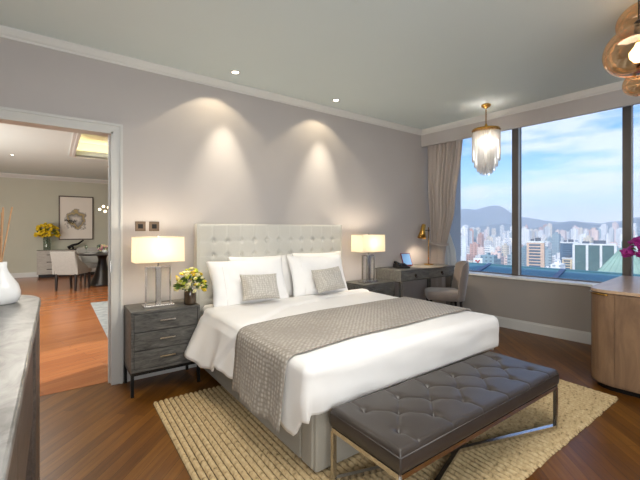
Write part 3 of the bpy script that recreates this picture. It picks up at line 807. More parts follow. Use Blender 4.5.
p1 = pillow('pillow', 'front white pillow on the left side of the bed, behind the left small cushion', 'pillow', (1.515, 3.235, .825), 0, math.radians(21), .80, .46, .075, M_pillow, 3, g1, math.radians(-1))
p2 = pillow('pillow', 'front white pillow on the right side of the bed, behind the right small cushion', 'pillow', (2.325, 3.235, .83), 0, math.radians(21), .74, .46, .075, M_pillow, 4, g1, math.radians(1))
for p, w_ in ((p1, .80), (p2, .74)):
    bm = BM(); xs = -w_/2+.13
    pts = [(xs, -.074*((1-(2*xs/w_)**4)*(1-(v/.23)**4))**.62-.002, v) for v in [-.2+.4*k/14 for k in range(15)]]
    tube(bm, pts, .003, 6); o = obj('hem_stitch', bm, M_pillow, p, world=False, smooth=True)
g2 = 'small silver cushions on the bed'
pillow('cushion', 'small rectangular silver-grey cushion on the left side of the bed', 'cushion', (1.525, 3.04, .80), math.radians(-3), math.radians(24), .37, .245, .06, M_cush, 5, g2, math.radians(2))
pillow('cushion', 'small rectangular silver-grey cushion on the right side of the bed', 'cushion', (2.315, 3.04, .805), math.radians(3), math.radians(24), .38, .25, .06, M_cush, 6, g2, math.radians(-3))

# ------------------------------------------------------------------ bench
def bench():
    x0, x1, y0, y1, z0, z1 = 1.15, 2.665, 1.025, 1.495, .308, .405
    t = thing('bench', 'dark brown button-tufted leather bench on a steel frame at the foot of the bed', 'bench', ((x0+x1)/2, (y0+y1)/2, .02))
    btn = []
    nb = 6; dx = (x1-x0)/nb
    for k in range(nb):
        btn.append((x0+dx*(k+.5), y0+.12)); btn.append((x0+dx*(k+.5), y1-.12))
    for k in range(1, nb): btn.append((x0+dx*k, (y0+y1)/2))
    creases = []
    for a in btn:
        for c_ in btn:
            if a < c_ and abs(abs(a[0]-c_[0])-dx/2) < .01 and abs(a[1]-c_[1]) > .05: creases.append((a, c_))
    for a in btn:
        if abs(a[1]-(y0+.12)) < .01: creases.append((a, (a[0], y0)))
        if abs(a[1]-(y1-.12)) < .01: creases.append((a, (a[0], y1)))
    def segd(x, y, a, c_):
        vx, vy = c_[0]-a[0], c_[1]-a[1]; L2 = vx*vx+vy*vy; s = max(0, min(1, ((x-a[0])*vx+(y-a[1])*vy)/L2)); return math.hypot(x-a[0]-vx*s, y-a[1]-vy*s)
    def hgt(x, y):
        d = 0
        for a in btn:
            r2 = (x-a[0])**2+(y-a[1])**2
            if r2 < .02: d += .013*math.exp(-r2/.028**2)+.010*math.exp(-r2/.010**2)
        cmin = min(segd(x, y, a, c_) for a, c_ in creases)
        d += .0045*math.exp(-(cmin/.006)**2)+.0015*math.exp(-(cmin/.03)**2)
        e_ = min(x-x0, x1-x, y-y0, y1-y); 
        if e_ < .022: d += .022-math.sqrt(max(0, .022**2-(.022-e_)**2))
        return z1+.004-d+.003*noise.noise(Vector((x*6, y*6, 0)))
    bm = BM(); nx, ny = 250, 80
    xs = [x0+(x1-x0)*(.5-.5*cos(PI*i/nx))*.0+(x1-x0)*i/nx for i in range(nx+1)]
    g = [[bm.verts.new((x0+(x1-x0)*i/nx, y0+(y1-y0)*j/ny, hgt(x0+(x1-x0)*i/nx, y0+(y1-y0)*j/ny))) for j in range(ny+1)] for i in range(nx+1)]
    for i in range(nx):
        for j in range(ny): bm.faces.new((g[i][j], g[i+1][j], g[i+1][j+1], g[i][j+1]))
    loop = [g[i][0] for i in range(nx)]+[g[nx][j] for j in range(ny)]+[g[i][ny] for i in range(nx, 0, -1)]+[g[0][j] for j in range(ny, 0, -1)]
    cx, cy = (x0+x1)/2, (y0+y1)/2
    prev = loop; rings = [loop]
    for zz, off in ((z1-.05, .004), (z0+.02, .004), (z0+.004, .0), (z0, -.008)):
        r_ = []
        for v in loop:
            sx = 1 if v.co.x > x1-1e-4 else (-1 if v.co.x < x0+1e-4 else 0); sy = 1 if v.co.y > y1-1e-4 else (-1 if v.co.y < y0+1e-4 else 0)
            r_.append(bm.verts.new((v.co.x+sx*off, v.co.y+sy*off, zz)))
        rings.append(r_)
    for a, c_ in zip(rings, rings[1:]):
        for k in range(len(a)): bm.faces.new((a[k], a[(k+1) % len(a)], c_[(k+1) % len(a)], c_[k]))
    bm.faces.new(rings[-1])
    seat = obj('leather_cushion', bm, M_leather, t, smooth=True)
    pp = BM(); r = .004; zz = z1-.026
    tube(pp, [(x0, y0, zz), (x1, y0, zz), (x1, y1, zz), (x0, y1, zz), (x0, y0, zz)], r, 6); obj('piping', pp, M_leather, seat, smooth=True)
    bm = BM(); ball(bm, (0, 0, 0), .010, 2, (1, 1, .5)); bt = obj('button', bm, M_leather, seat, smooth=True, world=False)
    for k, a in enumerate(btn):
        o = bt if k == 0 else bt.copy()
        if k: C.objects.link(o); o.parent = seat
        o.location = (a[0]-t.location.x, a[1]-t.location.y, hgt(*a)+.003-t.location.z)
    # steel frame
    s = .022
    bm = BM()
    for p, q in (((x0+.01, y0+.01), (x1-.01, y0+.01)), ((x0+.01, y1-.01), (x1-.01, y1-.01)), ((x0+.01, y0+.01), (x0+.01, y1-.01)), ((x1-.01, y0+.01), (x1-.01, y1-.01))):
        bar(bm, (*p, z0-s/2), (*q, z0-s/2), s)
    obj('seat_frame', bm, M_chrome, t)
    for x in (x0+.011, x1-.011):
        for y in (y0+.011, y1-.011):
            bm = BM(); box(bm, x-.011, x+.011, y-.011, y+.011, .024, z0-s); obj('leg', bm, M_chrome, t)
    for (a, c_), dz in (((( x0+.011, y0+.011), (x1-.011, y1-.011)), 0), (((x0+.011, y1-.011), (x1-.011, y0+.011)), .0005)):
        bm = BM(); bar(bm, (*a, .036+dz), (*c_, .036+dz), .024, .020); obj('cross_stretcher', bm, M_chrome, t)
bench()

# ------------------------------------------------------------------ nightstands
def nightstand(x0, label):
    w, y0, y1 = .54, 3.19, 3.555; zt, zb = .672, .19
    t = thing('nightstand', label, 'nightstand', (x0+w/2, (y0+y1)/2, 0), group='nightstands beside the bed')
    x1 = x0+w
    b = BM(); box(b, x0, x1, y0, y1, zt-.022, zt); obj('top', b, M_ns, t, bevel=.003)
    b = BM(); box(b, x0, x0+.02, y0, y1, zb, zt-.022); box(b, x1-.02, x1, y0, y1, zb, zt-.022); box(b, x0+.02, x1-.02, y1-.015, y1, zb, zt-.022); box(b, x0+.02, x1-.02, y0, y1-.015, zb, zb+.02)
    obj('body', b, M_ns, t, bevel=.002)
    for k in range(3):
        hh = (zt-.022-zb-.02)/3; za = zb+.02+hh*k+.003
        b = BM(); box(b, x0+.023, x1-.023, y0+.003, y1-.02, za, za+hh-.006); d = obj('drawer', b, M_ns, t, bevel=.002)
        b = BM(); zc = za+hh*.55; bar(b, ((x0+x1)/2-.06, y0-.022, zc), ((x0+x1)/2+.06, y0-.022, zc), .012, .012)
        for xx in (-.045, .045): bar(b, ((x0+x1)/2+xx, y0-.022, zc), ((x0+x1)/2+xx, y0+.006, zc), .008)
        obj('handle', b, M_chrome, d)
    b = BM()
    for yy in (y0+.012, y1-.012): box(b, x0, x1, yy-.011, yy+.011, zb-.024, zb)
    for xx in (x0+.011, x1-.011): box(b, xx-.011, xx+.011, y0+.023, y1-.023, zb-.024, zb)
    obj('leg_frame', b, M_black, t)
    for xx in (x0+.011, x1-.011):
        for yy in (y0+.012, y1-.012):
            b = BM(); box(b, xx-.011, xx+.011, yy-.011, yy+.011, 0, zb-.024); obj('leg', b, M_black, t)
    return t
ns1 = nightstand(.482, 'grey wood three-drawer nightstand on black legs, left of the bed by the doorway')
ns2 = dup(ns1, (2.93+.27, ns1.location.y, 0), 0, 'grey wood nightstand right of the bed, tucked against the desk')

# table lamps
def table_lamp(x, y, label):
    z = .6725; t = thing('table_lamp', label, 'lamp', (x, y, z), group='bedside lamps')
    b = BM(); box(b, x-.12, x+.12, y-.06, y+.06, z, z+.018); obj('base', b, M_chrome, t, bevel=.002)
    b = BM(); box(b, x-.020, x+.020, y-.018, y+.018, z+.018, z+.335); obj('column', b, M_chrome, t, bevel=.002)
    b = BM()
    for xx in (-.098, .098): box(b, x+xx-.005, x+xx+.005, y-.01, y+.01, z+.018, z+.33)
    box(b, x-.103, x+.103, y-.01, y+.01, z+.33, z+.34); obj('side_frame', b, M_chrome, t)
    b = BM(); box(b, x-.092, x-.021, y-.006, y+.006, z+.019, z+.329); box(b, x+.021, x+.092, y-.006, y+.006, z+.019, z+.329); obj('acrylic_panel', b, M_acryl, t)
    b = BM(); lathe(b, [(.008, 0), (.008, .05), (.018, .055), (.018, .09)], (x, y, z+.335), 14); obj('lamp_socket', b, M_chrome, t)
    b = BM(); lathe(b, [(.012, 0), (.03, .03), (.034, .06), (.02, .09), (.004, .1)], (x, y, z+.425), 16); obj('bulb', b, M_bulb, t, smooth=True)
    w, d, z0, z1 = .190, .105, 1.052, 1.26
    b = BM()
    o_ = [b.verts.new((x+sx*w*k, y+sy*d*k, zz)) for zz, k in ((z0, 1), (z1, .985)) for sx, sy in ((-1, -1), (1, -1), (1, 1), (-1, 1))]
    for k in range(4): b.faces.new((o_[k], o_[(k+1) % 4], o_[4+(k+1) % 4], o_[4+k]))
    sh = obj('lamp_shade', b, M_shade, t, solid=.002)
    for zz in (z0, z1):
        b = BM(); tube(b, [(x+sx*w, y+sy*d, zz) for sx, sy in ((-1, -1), (1, -1), (1, 1), (-1, 1), (-1, -1))], .0025, 6); obj('shade_rim', b, M_shade_trim, sh)
    b = BM(); tube(b, [(x-w, y, z1-.01), (x+w, y, z1-.01)], .002, 6); tube(b, [(x, y-d, z1-.01), (x, y+d, z1-.01)], .002, 6); tube(b, [(x, y, .65+.45), (x, y, z1+.005)], .002, 6)
    lathe(b, [(.002, 0), (.008, .004), (.008, .012), (.002, .018)], (x, y, z1), 12); obj('harp_and_finial', b, M_chrome, t)
    return t
M_shade_trim = simple('cream_rim', 'e8dcc4', .8)
t1 = table_lamp(.712, 3.335, 'table lamp with a lit rectangular cream shade on the left nightstand')
t2 = dup(t1, (3.155, 3.335, .6725), 0, 'table lamp with a lit rectangular cream shade on the right nightstand by the desk')
for x in (.712, 3.155):
    light('lamp_glow', 'POINT', (x, 3.335, 1.165), 14, (1, .88, .70), size=.05)

# bouquet maker
def bouquet(name, label, c, spread, hgt_, kinds, nf, nl, fr=.016, lr=.035, stem_mat=None, seed=1, z_stem=0, low=0):
    r_ = random.Random(seed); t = thing(name, label, 'flowers', c)
    for mat, frac, sc, nm in kinds:
        bm = BM(); ball(bm, (0, 0, 0), 1, 1, (1, 1, .75))
        for q in range(5):
            an = q*2*PI/5; ball(bm, Vector((cos(an), sin(an), .2))*.8, .5, 1, (1, 1, .6))
        p0 = None
        for k in range(int(nf*frac)):
            a = r_.uniform(0, 2*PI); ph = r_.uniform(0, 1)**.6*PI/2*1.12; rr = r_.uniform(.82, 1.05)
            if p0 is None: p0 = o = obj(nm, bm, mat, t, smooth=True, world=False)
            else: o = p0.copy(); C.objects.link(o); o.parent = t
            o.location = (spread*rr*sin(ph)*cos(a), spread*rr*sin(ph)*sin(a), hgt_*(low+(1-low)*rr*cos(ph)))
            o.scale = (fr*sc*r_.uniform(.7, 1.2),)*3; o.rotation_euler = (sin(ph)*.8*-sin(a), sin(ph)*.8*cos(a), a)
    for mat in (M_green, M_darkgreen):
        bm = BM()
        for k in range(nl):
            a = r_.uniform(0, 2*PI); ph = r_.uniform(.35, 1)*PI/2*1.2; el = PI/2-ph
            d = Vector((cos(a)*cos(el), sin(a)*cos(el), sin(el)*.8))
            p = Vector(c)+Vector((0, 0, hgt_*low))+Vector((d.x*spread*.7, d.y*spread*.7, max(0, d.z)*hgt_*.6)); s = d.cross(Vector((0, 0, 1))).normalized()
            ln = lr*r_.uniform(.8, 1.7); wd = lr*.26; up = Vector((0, 0, .2*ln))
            v = [bm.verts.new(q) for q in (p, p+d*ln*.5+s*wd+up, p+d*ln, p+d*ln*.5-s*wd+up)]
            bm.faces.new(v[:3]); bm.faces.new((v[0], v[2], v[3]))
        obj('leaves', bm, mat, t)['kind'] = 'stuff'
    for k in range(9):
        bm = BM(); a = k*2*PI/9; tube(bm, [(c[0]+.012*cos(a), c[1]+.012*sin(a), c[2]-z_stem), (c[0]+.015*cos(a), c[1]+.015*sin(a), c[2]), (c[0]+spread*.5*cos(a), c[1]+spread*.5*sin(a), c[2]+hgt_*.6)], .0022, 5); obj('stem', bm, M_darkgreen, t)
    return t
vx, vy = .955, 3.255
b = BM(); lathe(b, [(.040, 0), (.050, .006), (.052, .03), (.050, .10), (.046, .128), (.043, .128), (.044, .10), (.046, .02), (.001, .014)], (vx, vy, .6725), 28, close=False)
b.faces.ensure_lookup_table(); v0 = BM(); lathe(b, [(.040, 0), (.001, 0)], (vx, vy, .6725), 28, close=False)
v0.free()
tag(obj('flower_vase', b, M_smoke, smooth=True), 'small smoked brown glass vase on the left nightstand beside the lamp', 'vase')
bouquet('flower_bouquet', 'yellow, lime and cream flowers in the smoked vase on the left nightstand', (vx, vy, .812), .128, .165, ((M_yellow, .30, 1, 'yellow_flower'), (M_lime, .34, .9, 'lime_flower'), (M_cream, .40, 1.15, 'cream_flower')), 80, 70, .016, .045, seed=4, z_stem=.10, low=.05)

# wall switches
M_sw = simple('bronze_plate', '6d5c4c', .4, metal=.6)
for k, x in enumerate((.616, .730)):
    t = thing('wall_switch', ['square bronze wall switch plate above the left lamp, nearer the doorway', 'square bronze wall switch plate above the left lamp, farther from the doorway'][k], 'switch', (x, YW, 1.353), group='bronze wall switches')
    b = BM(); box(b, x-.043, x+.043, YW-.008, YW-.0005, 1.31, 1.396); obj('switch_plate', b, M_sw, t, bevel=.002)
    b = BM(); box(b, x-.020, x+.020, YW-.013, YW-.008, 1.333, 1.373); obj('rocker', b, M_black, t, bevel=.002)

# ------------------------------------------------------------------ desk and what stands on it
def desk():
    x0, x1, y0, y1, zt = 3.50, 4.62, 3.11, 3.555, .812
    t = thing('desk', 'grey-brown wooden desk with two drawers standing beside the curtain', 'desk', ((x0+x1)/2, (y0+y1)/2, 0))
    b = BM(); box(b, x0-.008, x1+.008, y0-.008, y1, zt-.02, zt); obj('desktop', b, M_desk, t, bevel=.003)
    b = BM(); box(b, x0, x0+.02, y0, y1, zt-.145, zt-.02); box(b, x1-.02, x1, y0, y1, zt-.145, zt-.02); box(b, x0+.02, x1-.02, y1-.02, y1, zt-.145, zt-.02); box(b, x0+.02, x1-.02, y0+.01, y1-.02, zt-.145, zt-.135); box(b, (x0+x1)/2-.01, (x0+x1)/2+.01, y0, y1-.02, zt-.135, zt-.02)
    obj('apron', b, M_desk, t, bevel=.002)
    for a, c_ in ((x0+.023, (x0+x1)/2-.013), ((x0+x1)/2+.013, x1-.023)):
        b = BM(); box(b, a, c_, y0+.002, y1-.05, zt-.13, zt-.024); d = obj('drawer', b, M_desk, t, bevel=.002)
        m = (a+c_)/2; b = BM(); lathe(b, [(.022, 0), (.022, .006), (.014, .012)], (0, 0, 0), 16)
        b.transform(Matrix.Translation((m, y0+.002, zt-.078)) @ Matrix.Rotation(PI/2, 4, 'X')); 
        tube(b, [(m+.02*cos(q), y0-.013, zt-.084+.022*sin(q)) for q in [PI*1.0+PI*k/10 for k in range(11)]], .004, 6)
        obj('handle', b, M_dbronze, d, smooth=True)
    for xx in (x0+.02, x1-.02):
        for yy in (y0+.02, y1-.02):
            b = BM(); box(b, xx-.018, xx+.018, yy-.018, yy+.018, 0, zt-.145); obj('leg', b, M_chrome if yy < 3.3 and xx < 4 else M_desk, t)
M_dbronze = simple('dark_bronze', '3c3128', .35, metal=.8)
desk()
ZD = .8125
# desk lamp
t = thing('desk_lamp', 'brass desk lamp with a cone shade at the right rear of the desk', 'lamp', (4.42, 3.40, ZD))
b = BM(); lathe(b, [(.065, 0), (.065, .012), (.06, .016)], (4.42, 3.40, ZD), 28); obj('base', b, M_gold, t, smooth=False)
b = BM(); tube(b, [(4.42, 3.40, ZD+.016), (4.42, 3.40, 1.36)], .007, 12); obj('pole', b, M_gold, t, smooth=True)
b = BM(); tube(b, [(4.44, 3.405, 1.315), (4.30, 3.38, 1.315)], .006, 10); ball(b, (4.42, 3.40, 1.315), .015, 2); obj('arm', b, M_dbronze, t, smooth=True)
b = BM(); ax = Matrix.Translation((4.28, 3.375, 1.40)) @ Matrix.Rotation(math.radians(14), 4, 'Y')
lathe(b, [(.001, .002), (.026, 0), (.030, -.01), (.034, -.09), (.062, -.20), (.060, -.20), (.031, -.09), (.027, -.012)], (0, 0, 0), 28, close=False); b.transform(ax); obj('lamp_shade', b, M_gold, t, smooth=True)
b = BM(); ball(b, (0, 0, -.155), .026, 2); b.transform(ax); obj('bulb', b, M_bulb, t, smooth=True)
light('desk_lamp_light', 'SPOT', (4.235, 3.37, 1.225), 15, WARM, (0, math.radians(-14), 0), .02, spot=120, blend=.7)
# tablet on a stand
t = thing('tablet', 'tablet in a red case propped up on the desk, showing a blue screen', 'tablet', (4.00, 3.42, ZD), math.radians(-20))
tl = Matrix.Rotation(math.radians(-28), 4, 'X')
def tb(x0, x1, y0, y1, z0, z1): b = BM(); box(b, x0, x1, y0, y1, z0, z1); b.transform(Matrix.Translation((0, 0, .012)) @ tl); return b
M_case = simple('red_case', '8c2f3a', .5)
obj('case', tb(-.075, .075, 0, .012, 0, .19), M_case, t, world=False, bevel=.004); obj('screen', tb(-.064, .064, -.002, .001, .012, .178), M_screen, t, world=False)
b = BM(); box(b, -.05, .05, 0, .11, 0, .01); bar(b, (0, .105, .006), (0, .062, .10), .03, .006); obj('stand', b, M_plastic, t, world=False)
# telephone
t = thing('telephone', 'black desk telephone with handset beside the tablet', 'telephone', (3.77, 3.34, ZD), math.radians(-25))
b = BM(); v = [b.verts.new(q) for q in ((-.09, -.09, 0), (.09, -.09, 0), (.09, .09, 0), (-.09, .09, 0), (-.085, -.085, .018), (.085, -.085, .018), (.085, .085, .055), (-.085, .085, .055))]
for f in ((3, 2, 1, 0), (4, 5, 6, 7), (0, 1, 5, 4), (1, 2, 6, 5), (2, 3, 7, 6), (3, 0, 4, 7)): b.faces.new([v[i] for i in f])
obj('phone_body', b, M_plastic, t, world=False, bevel=.004)
b = BM(); tube(b, [(-.055, -.08, .045), (-.055, -.04, .062), (-.055, .04, .075), (-.055, .08, .072)], .013, 10); ball(b, (-.055, -.08, .040), .022, 2, (1, 1, .8)); ball(b, (-.055, .08, .070), .022, 2, (1, 1, .8)); obj('handset', b, M_plastic, t, world=False, smooth=True)
b = BM()
for i in range(3):
    for j in range(4): box(b, -.01+i*.026, .008+i*.026, -.06+j*.028, -.042+j*.028, .022+j*.0055, .03+j*.0068)
obj('keypad', b, M_plastic, t, world=False, bevel=.001)

# desk chair
def desk_chair():
    t = thing('desk_chair', 'taupe upholstered desk chair with a curved back, pulled up to the desk', 'chair', (4.235, 3.02, 0), math.radians(44))
    # faces local +Y
    b = BM(); rr = []
    def sq(a, w, d): c_, s_ = cos(a), sin(a); return (w*abs(c_)**.45*(1 if c_ >= 0 else -1), d*abs(s_)**.45*(1 if s_ >= 0 else -1))
    prof = [(.90, .40), (1.0, .425), (1.0, .475), (.97, .50), (.85, .515), (.5, .522), (.02, .524)]
    for k, z in prof: rr.append([b.verts.new((sq(2*PI*i/40, .24*k, .235*k)[0], sq(2*PI*i/40, .24*k, .235*k)[1], z)) for i in range(40)])
    for a, c_ in zip(rr, rr[1:]):
        for i in range(40): b.faces.new((a[i], a[(i+1) % 40], c_[(i+1) % 40], c_[i]))
    b.faces.new(rr[0][::-1]); b.faces.new(rr[-1]); obj('seat', b, M_chair, t, world=False, smooth=True)
    b = BM(); 
    def f(u, v):
        a = (u-.5)*1.9; s_ = sin(v*2*PI); c_ = cos(v*2*PI); return None
    nU, nZ = 24, 16; F_, B_ = [], []
    for i in range(nU+1):
        u = i/nU*2-1; x = .235*sin(u*1.25)/sin(1.25); yb = -.235+.10*(1-cos(u*1.25))/(1-cos(1.25))
        fr_, bk_ = [], []
        for j in range(nZ+1):
            v = j/nZ; top_ = .905-.05*abs(u)**3; z = .40+(top_-.40)*v; ln = -.07*v
            th = .034*math.sqrt(max(0.02, 1-abs(u)**6))*math.sqrt(max(.05, 1-v**8))
            fr_.append(b.verts.new((x, yb+ln+th, z))); bk_.append(b.verts.new((x, yb+ln-th, z)))
        F_.append(fr_); B_.append(bk_)
    for i in range(nU):
        for j in range(nZ):
            b.faces.new((F_[i][j], F_[i+1][j], F_[i+1][j+1], F_[i][j+1])); b.faces.new((B_[i][j], B_[i][j+1], B_[i+1][j+1], B_[i+1][j]))
        b.faces.new((F_[i][nZ], F_[i+1][nZ], B_[i+1][nZ], B_[i][nZ])); b.faces.new((F_[i][0], B_[i][0], B_[i+1][0], F_[i+1][0]))
    for j in range(nZ):
        b.faces.new((F_[0][j], F_[0][j+1], B_[0][j+1], B_[0][j])); b.faces.new((F_[nU][j], B_[nU][j], B_[nU][j+1], F_[nU][j+1]))
    obj('backrest', b, M_chair, t, world=False, smooth=True)
    for x, y in ((-.19, -.19), (.19, -.19), (-.19, .18), (.19, .18)):
        b = BM(); tube(b, [(x*1.08, y*1.1, 0), (x, y, .41)], .012, 10, .020); obj('leg', b, M_darkwood, t, world=False, smooth=True)
desk_chair()

# ------------------------------------------------------------------ curtains in the pocket
def curtain(name, label, mat, d, ul, ur, zt, zb, amp, waves, tie=None, nu=150, nz_=60, ph=0):
    bm = BM()
    def f(a, c_):
        z = zt+(zb-zt)*c_; l_ = interp(-z, [(-p[0], p[1]) for p in ul]); r_ = interp(-z, [(-p[0], p[1]) for p in ur])
        w_ = r_-l_; am = amp*min(1.15, max(.55, .5/ max(w_, .05)*.35+.55))
        uu = l_+w_*(a+.012*sin(a*23+z*1.3))
        dm = d+(.12*max(0, min(1, (1.9-z)/.8)) if tie else 0)
        dd = dm+am*sin(a*waves*2*PI+ph+.35*sin(z*1.5))+am*.35*sin(a*waves*4.3*PI+z*.8)
        if tie: k = math.exp(-((z-tie)/.05)**2); dd = dm+(dd-dm)*(1-.45*k)
        return W(uu, dd, z)
    gridsurf(bm, nu, nz_, f)
    o = obj(name, bm, mat, smooth=True, solid=.003)
    return o
o = curtain('curtain', '', M_curt, -.285, [(2.75, .035), (1.6, .035), (1.15, .035), (.0, .035)], [(2.75, .60), (2.3, .56), (2.04, .515), (1.54, .437), (1.17, .30), (1.08, .27), (.9, .24), (.0, .26)], 2.75, .02, .034, 7.5, 1.10)
tag(o, 'long taupe curtain gathered and tied back at the corner beside the desk', 'curtain')
b = BM(); tube(b, [W(.155+.145*cos(a), -.16+.075*sin(a), 1.10+.012*sin(a*2)) for a in [2*PI*k/28 for k in range(29)]], .011, 8, caps=False)
obj('curtain_tieback', b, M_curt, o, smooth=True)
o = curtain('sheer_curtain', '', M_sheer, .05, [(2.75, .02), (0, .12)], [(2.75, .13), (1.3, .20), (1.0, .31), (0, .40)], 2.70, .02, .018, 4, None, 60, 30)
tag(o, 'narrow white sheer curtain showing below the tied curtain, against the window', 'curtain')
b = BM(); tube(b, [W(.03, -.25, 2.775), W(5.0, -.25, 2.775)], .012, 10); tube(b, [W(.0, .05, 2.775), W(5.0, .05, 2.775)], .010, 10); struct('trim_5', b, M_trim)

# ------------------------------------------------------------------ crystal chandelier
def chandelier():
    cx, cy = 4.142, 2.362
    t = thing('crystal_chandelier', 'gold-ringed chandelier with tiers of hanging crystal rods near the window', 'chandelier', (cx, cy, 1.97))
    b = BM(); lathe(b, [(.001, 0), (.035, 0), (.055, -.012), (.05, -.03), (.02, -.05), (.004, -.055)], (cx, cy, H), 24, close=False); obj('ceiling_rose', b, M_gold, t, smooth=True)
    b = BM()
    for k in range(9):
        z = H-.062-k*.026; m = Matrix.Translation((cx, cy, z)) @ Matrix.Rotation(PI/2*(k % 2), 4, 'Z')
        ring = [m @ Vector((.008*cos(a), 0, .018*sin(a))) for a in [2*PI*q/12 for q in range(13)]]
        tube(b, ring, .0028, 6, caps=False)
    obj('chain', b, M_gold, t, smooth=True)
    b = BM()
    for r, z in ((.152, 2.50), (.138, 2.485), (.10, 2.49), (.06, 2.49)): tube(b, [(cx+r*cos(a), cy+r*sin(a), z) for a in [2*PI*q/40 for q in range(41)]], .008 if r > .14 else .005, 8, caps=False)
    lathe(b, [(.153, 2.488), (.153, 2.516), (.149, 2.516), (.149, 2.488)], (cx, cy, 0), 40, close=False)
    for q in range(6): a = 2*PI*q/6; tube(b, [(cx, cy, 2.56), (cx+.150*cos(a), cy+.150*sin(a), 2.50)], .004, 6)
    lathe(b, [(.004, .0), (.015, .01), (.015, .03), (.004, .05)], (cx, cy, 2.54), 12)
    obj('gold_ring', b, M_gold, t, smooth=True)
    for r, n, z0, z1 in ((.148, 30, 2.482, 2.13), (.122, 25, 2.48, 2.06), (.094, 19, 2.48, 2.01), (.064, 13, 2.48, 1.98), (.032, 7, 2.48, 1.965)):
        for q in range(n):
            a = 2*PI*q/n+r*9; b = BM(); p = Vector((cx+r*cos(a), cy+r*sin(a), 0))
            w = .0095; 
            prof = [(w*.6, z0), (w, z0-.01), (w, z1+.02), (w*.2, z1)]
            rings = [[b.verts.new((p.x+rr*cos(a+k*2*PI/3), p.y+rr*sin(a+k*2*PI/3), z)) for k in range(3)] for rr, z in prof]
            for i in range(3):
                for k in range(3): b.faces.new((rings[i][k], rings[i][(k+1) % 3], rings[i+1][(k+1) % 3], rings[i+1][k]))
            b.faces.new(rings[0]); b.faces.new(rings[-1][::-1])
            obj('crystal_rod', b, M_crystal, t)
    for q in range(3):
        a = 2*PI*q/3; b = BM(); ball(b, (cx+.015*cos(a), cy+.015*sin(a), 2.40), .013, 2, (1, 1, 2.2)); obj('bulb', b, M_bulb, t, smooth=True)
    light('chandelier_glow', 'POINT', (cx, cy, 2.38), 30, (1, .94, .86), size=.03)
chandelier()

# ------------------------------------------------------------------ amber glass pendants
def pendant(c, R, sq_, label, cord=True, dent=0):
    t = thing('glass_pendant', label, 'pendant lamp', c, group='cluster of amber glass pendants')
    b = BM(); n = 40; prof = []
    for k in range(n+1):
        a = -PI/2+PI*k/n; r = R*cos(a); z = R*sq_*sin(a)
        if a > 0: z -= dent*R*math.exp(-(r/(R*.35))**2); 
        else: z += .12*R*math.exp(-(r/(R*.6))**2)
        prof.append((max(r, .003 if k < n else .018), z))
    lathe(b, prof, c, 44, close=False); obj('glass_globe', b, M_amber, t, smooth=True)
    zt = c[2]+R*sq_*(1)-dent*R
    b = BM(); lathe(b, [(.019, -.02), (.021, 0), (.021, .05), (.006, .065)], (c[0], c[1], zt-.01), 16); obj('cap', b, M_dbronze, t, smooth=True)
    b = BM(); tube(b, [(c[0], c[1], zt+.05), (c[0], c[1], H)], .003, 6); lathe(b, [(.04, -.02), (.045, 0)], (c[0], c[1], H), 16); obj('cord', b, M_black, t, smooth=True)
    return t, zt
def bulbs(t, c, zt, R):
    b = BM(); tube(b, [(c[0], c[1], zt), (c[0], c[1], c[2]+R*.25)], .012, 10); obj('bulb_holder', b, M_gold, t, smooth=True)
    b = BM(); s = min(.042, R*.32); lathe(b, [(.012, .0), (.018, -.015), (s, -.05), (s*.95, -.075), (s*.5, -.10), (.002, -.105)], (c[0], c[1], c[2]+R*.28), 20); obj('bulb', b, M_bulb2, t, smooth=True)
M_bulb2 = emis('pendant_bulb', 'ffdca8', 9)
# ------------------------------------------------------------------ pendant positions
for c, R, s_, lab, dent, e_ in (((2.590, .600, 2.300), .160, .90, 'middle and largest amber glass pendant of the cluster, with a bright bulb', .16, 7),
                           ((3.00, .666, 2.63), .145, .85, 'uppermost amber glass pendant, cut by the top of the picture', .1, 5),
                           ((2.852, .651, 2.20), .088, .9, 'smallest and lowest amber glass pendant of the cluster', .1, 0)):
    t, zt = pendant(c, R, s_, lab, dent=dent); bulbs(t, c, zt, R) if R > .1 else None
    if e_: light('pendant_glow', 'POINT', (c[0], c[1], c[2]-.02), e_, WARM, size=.04)

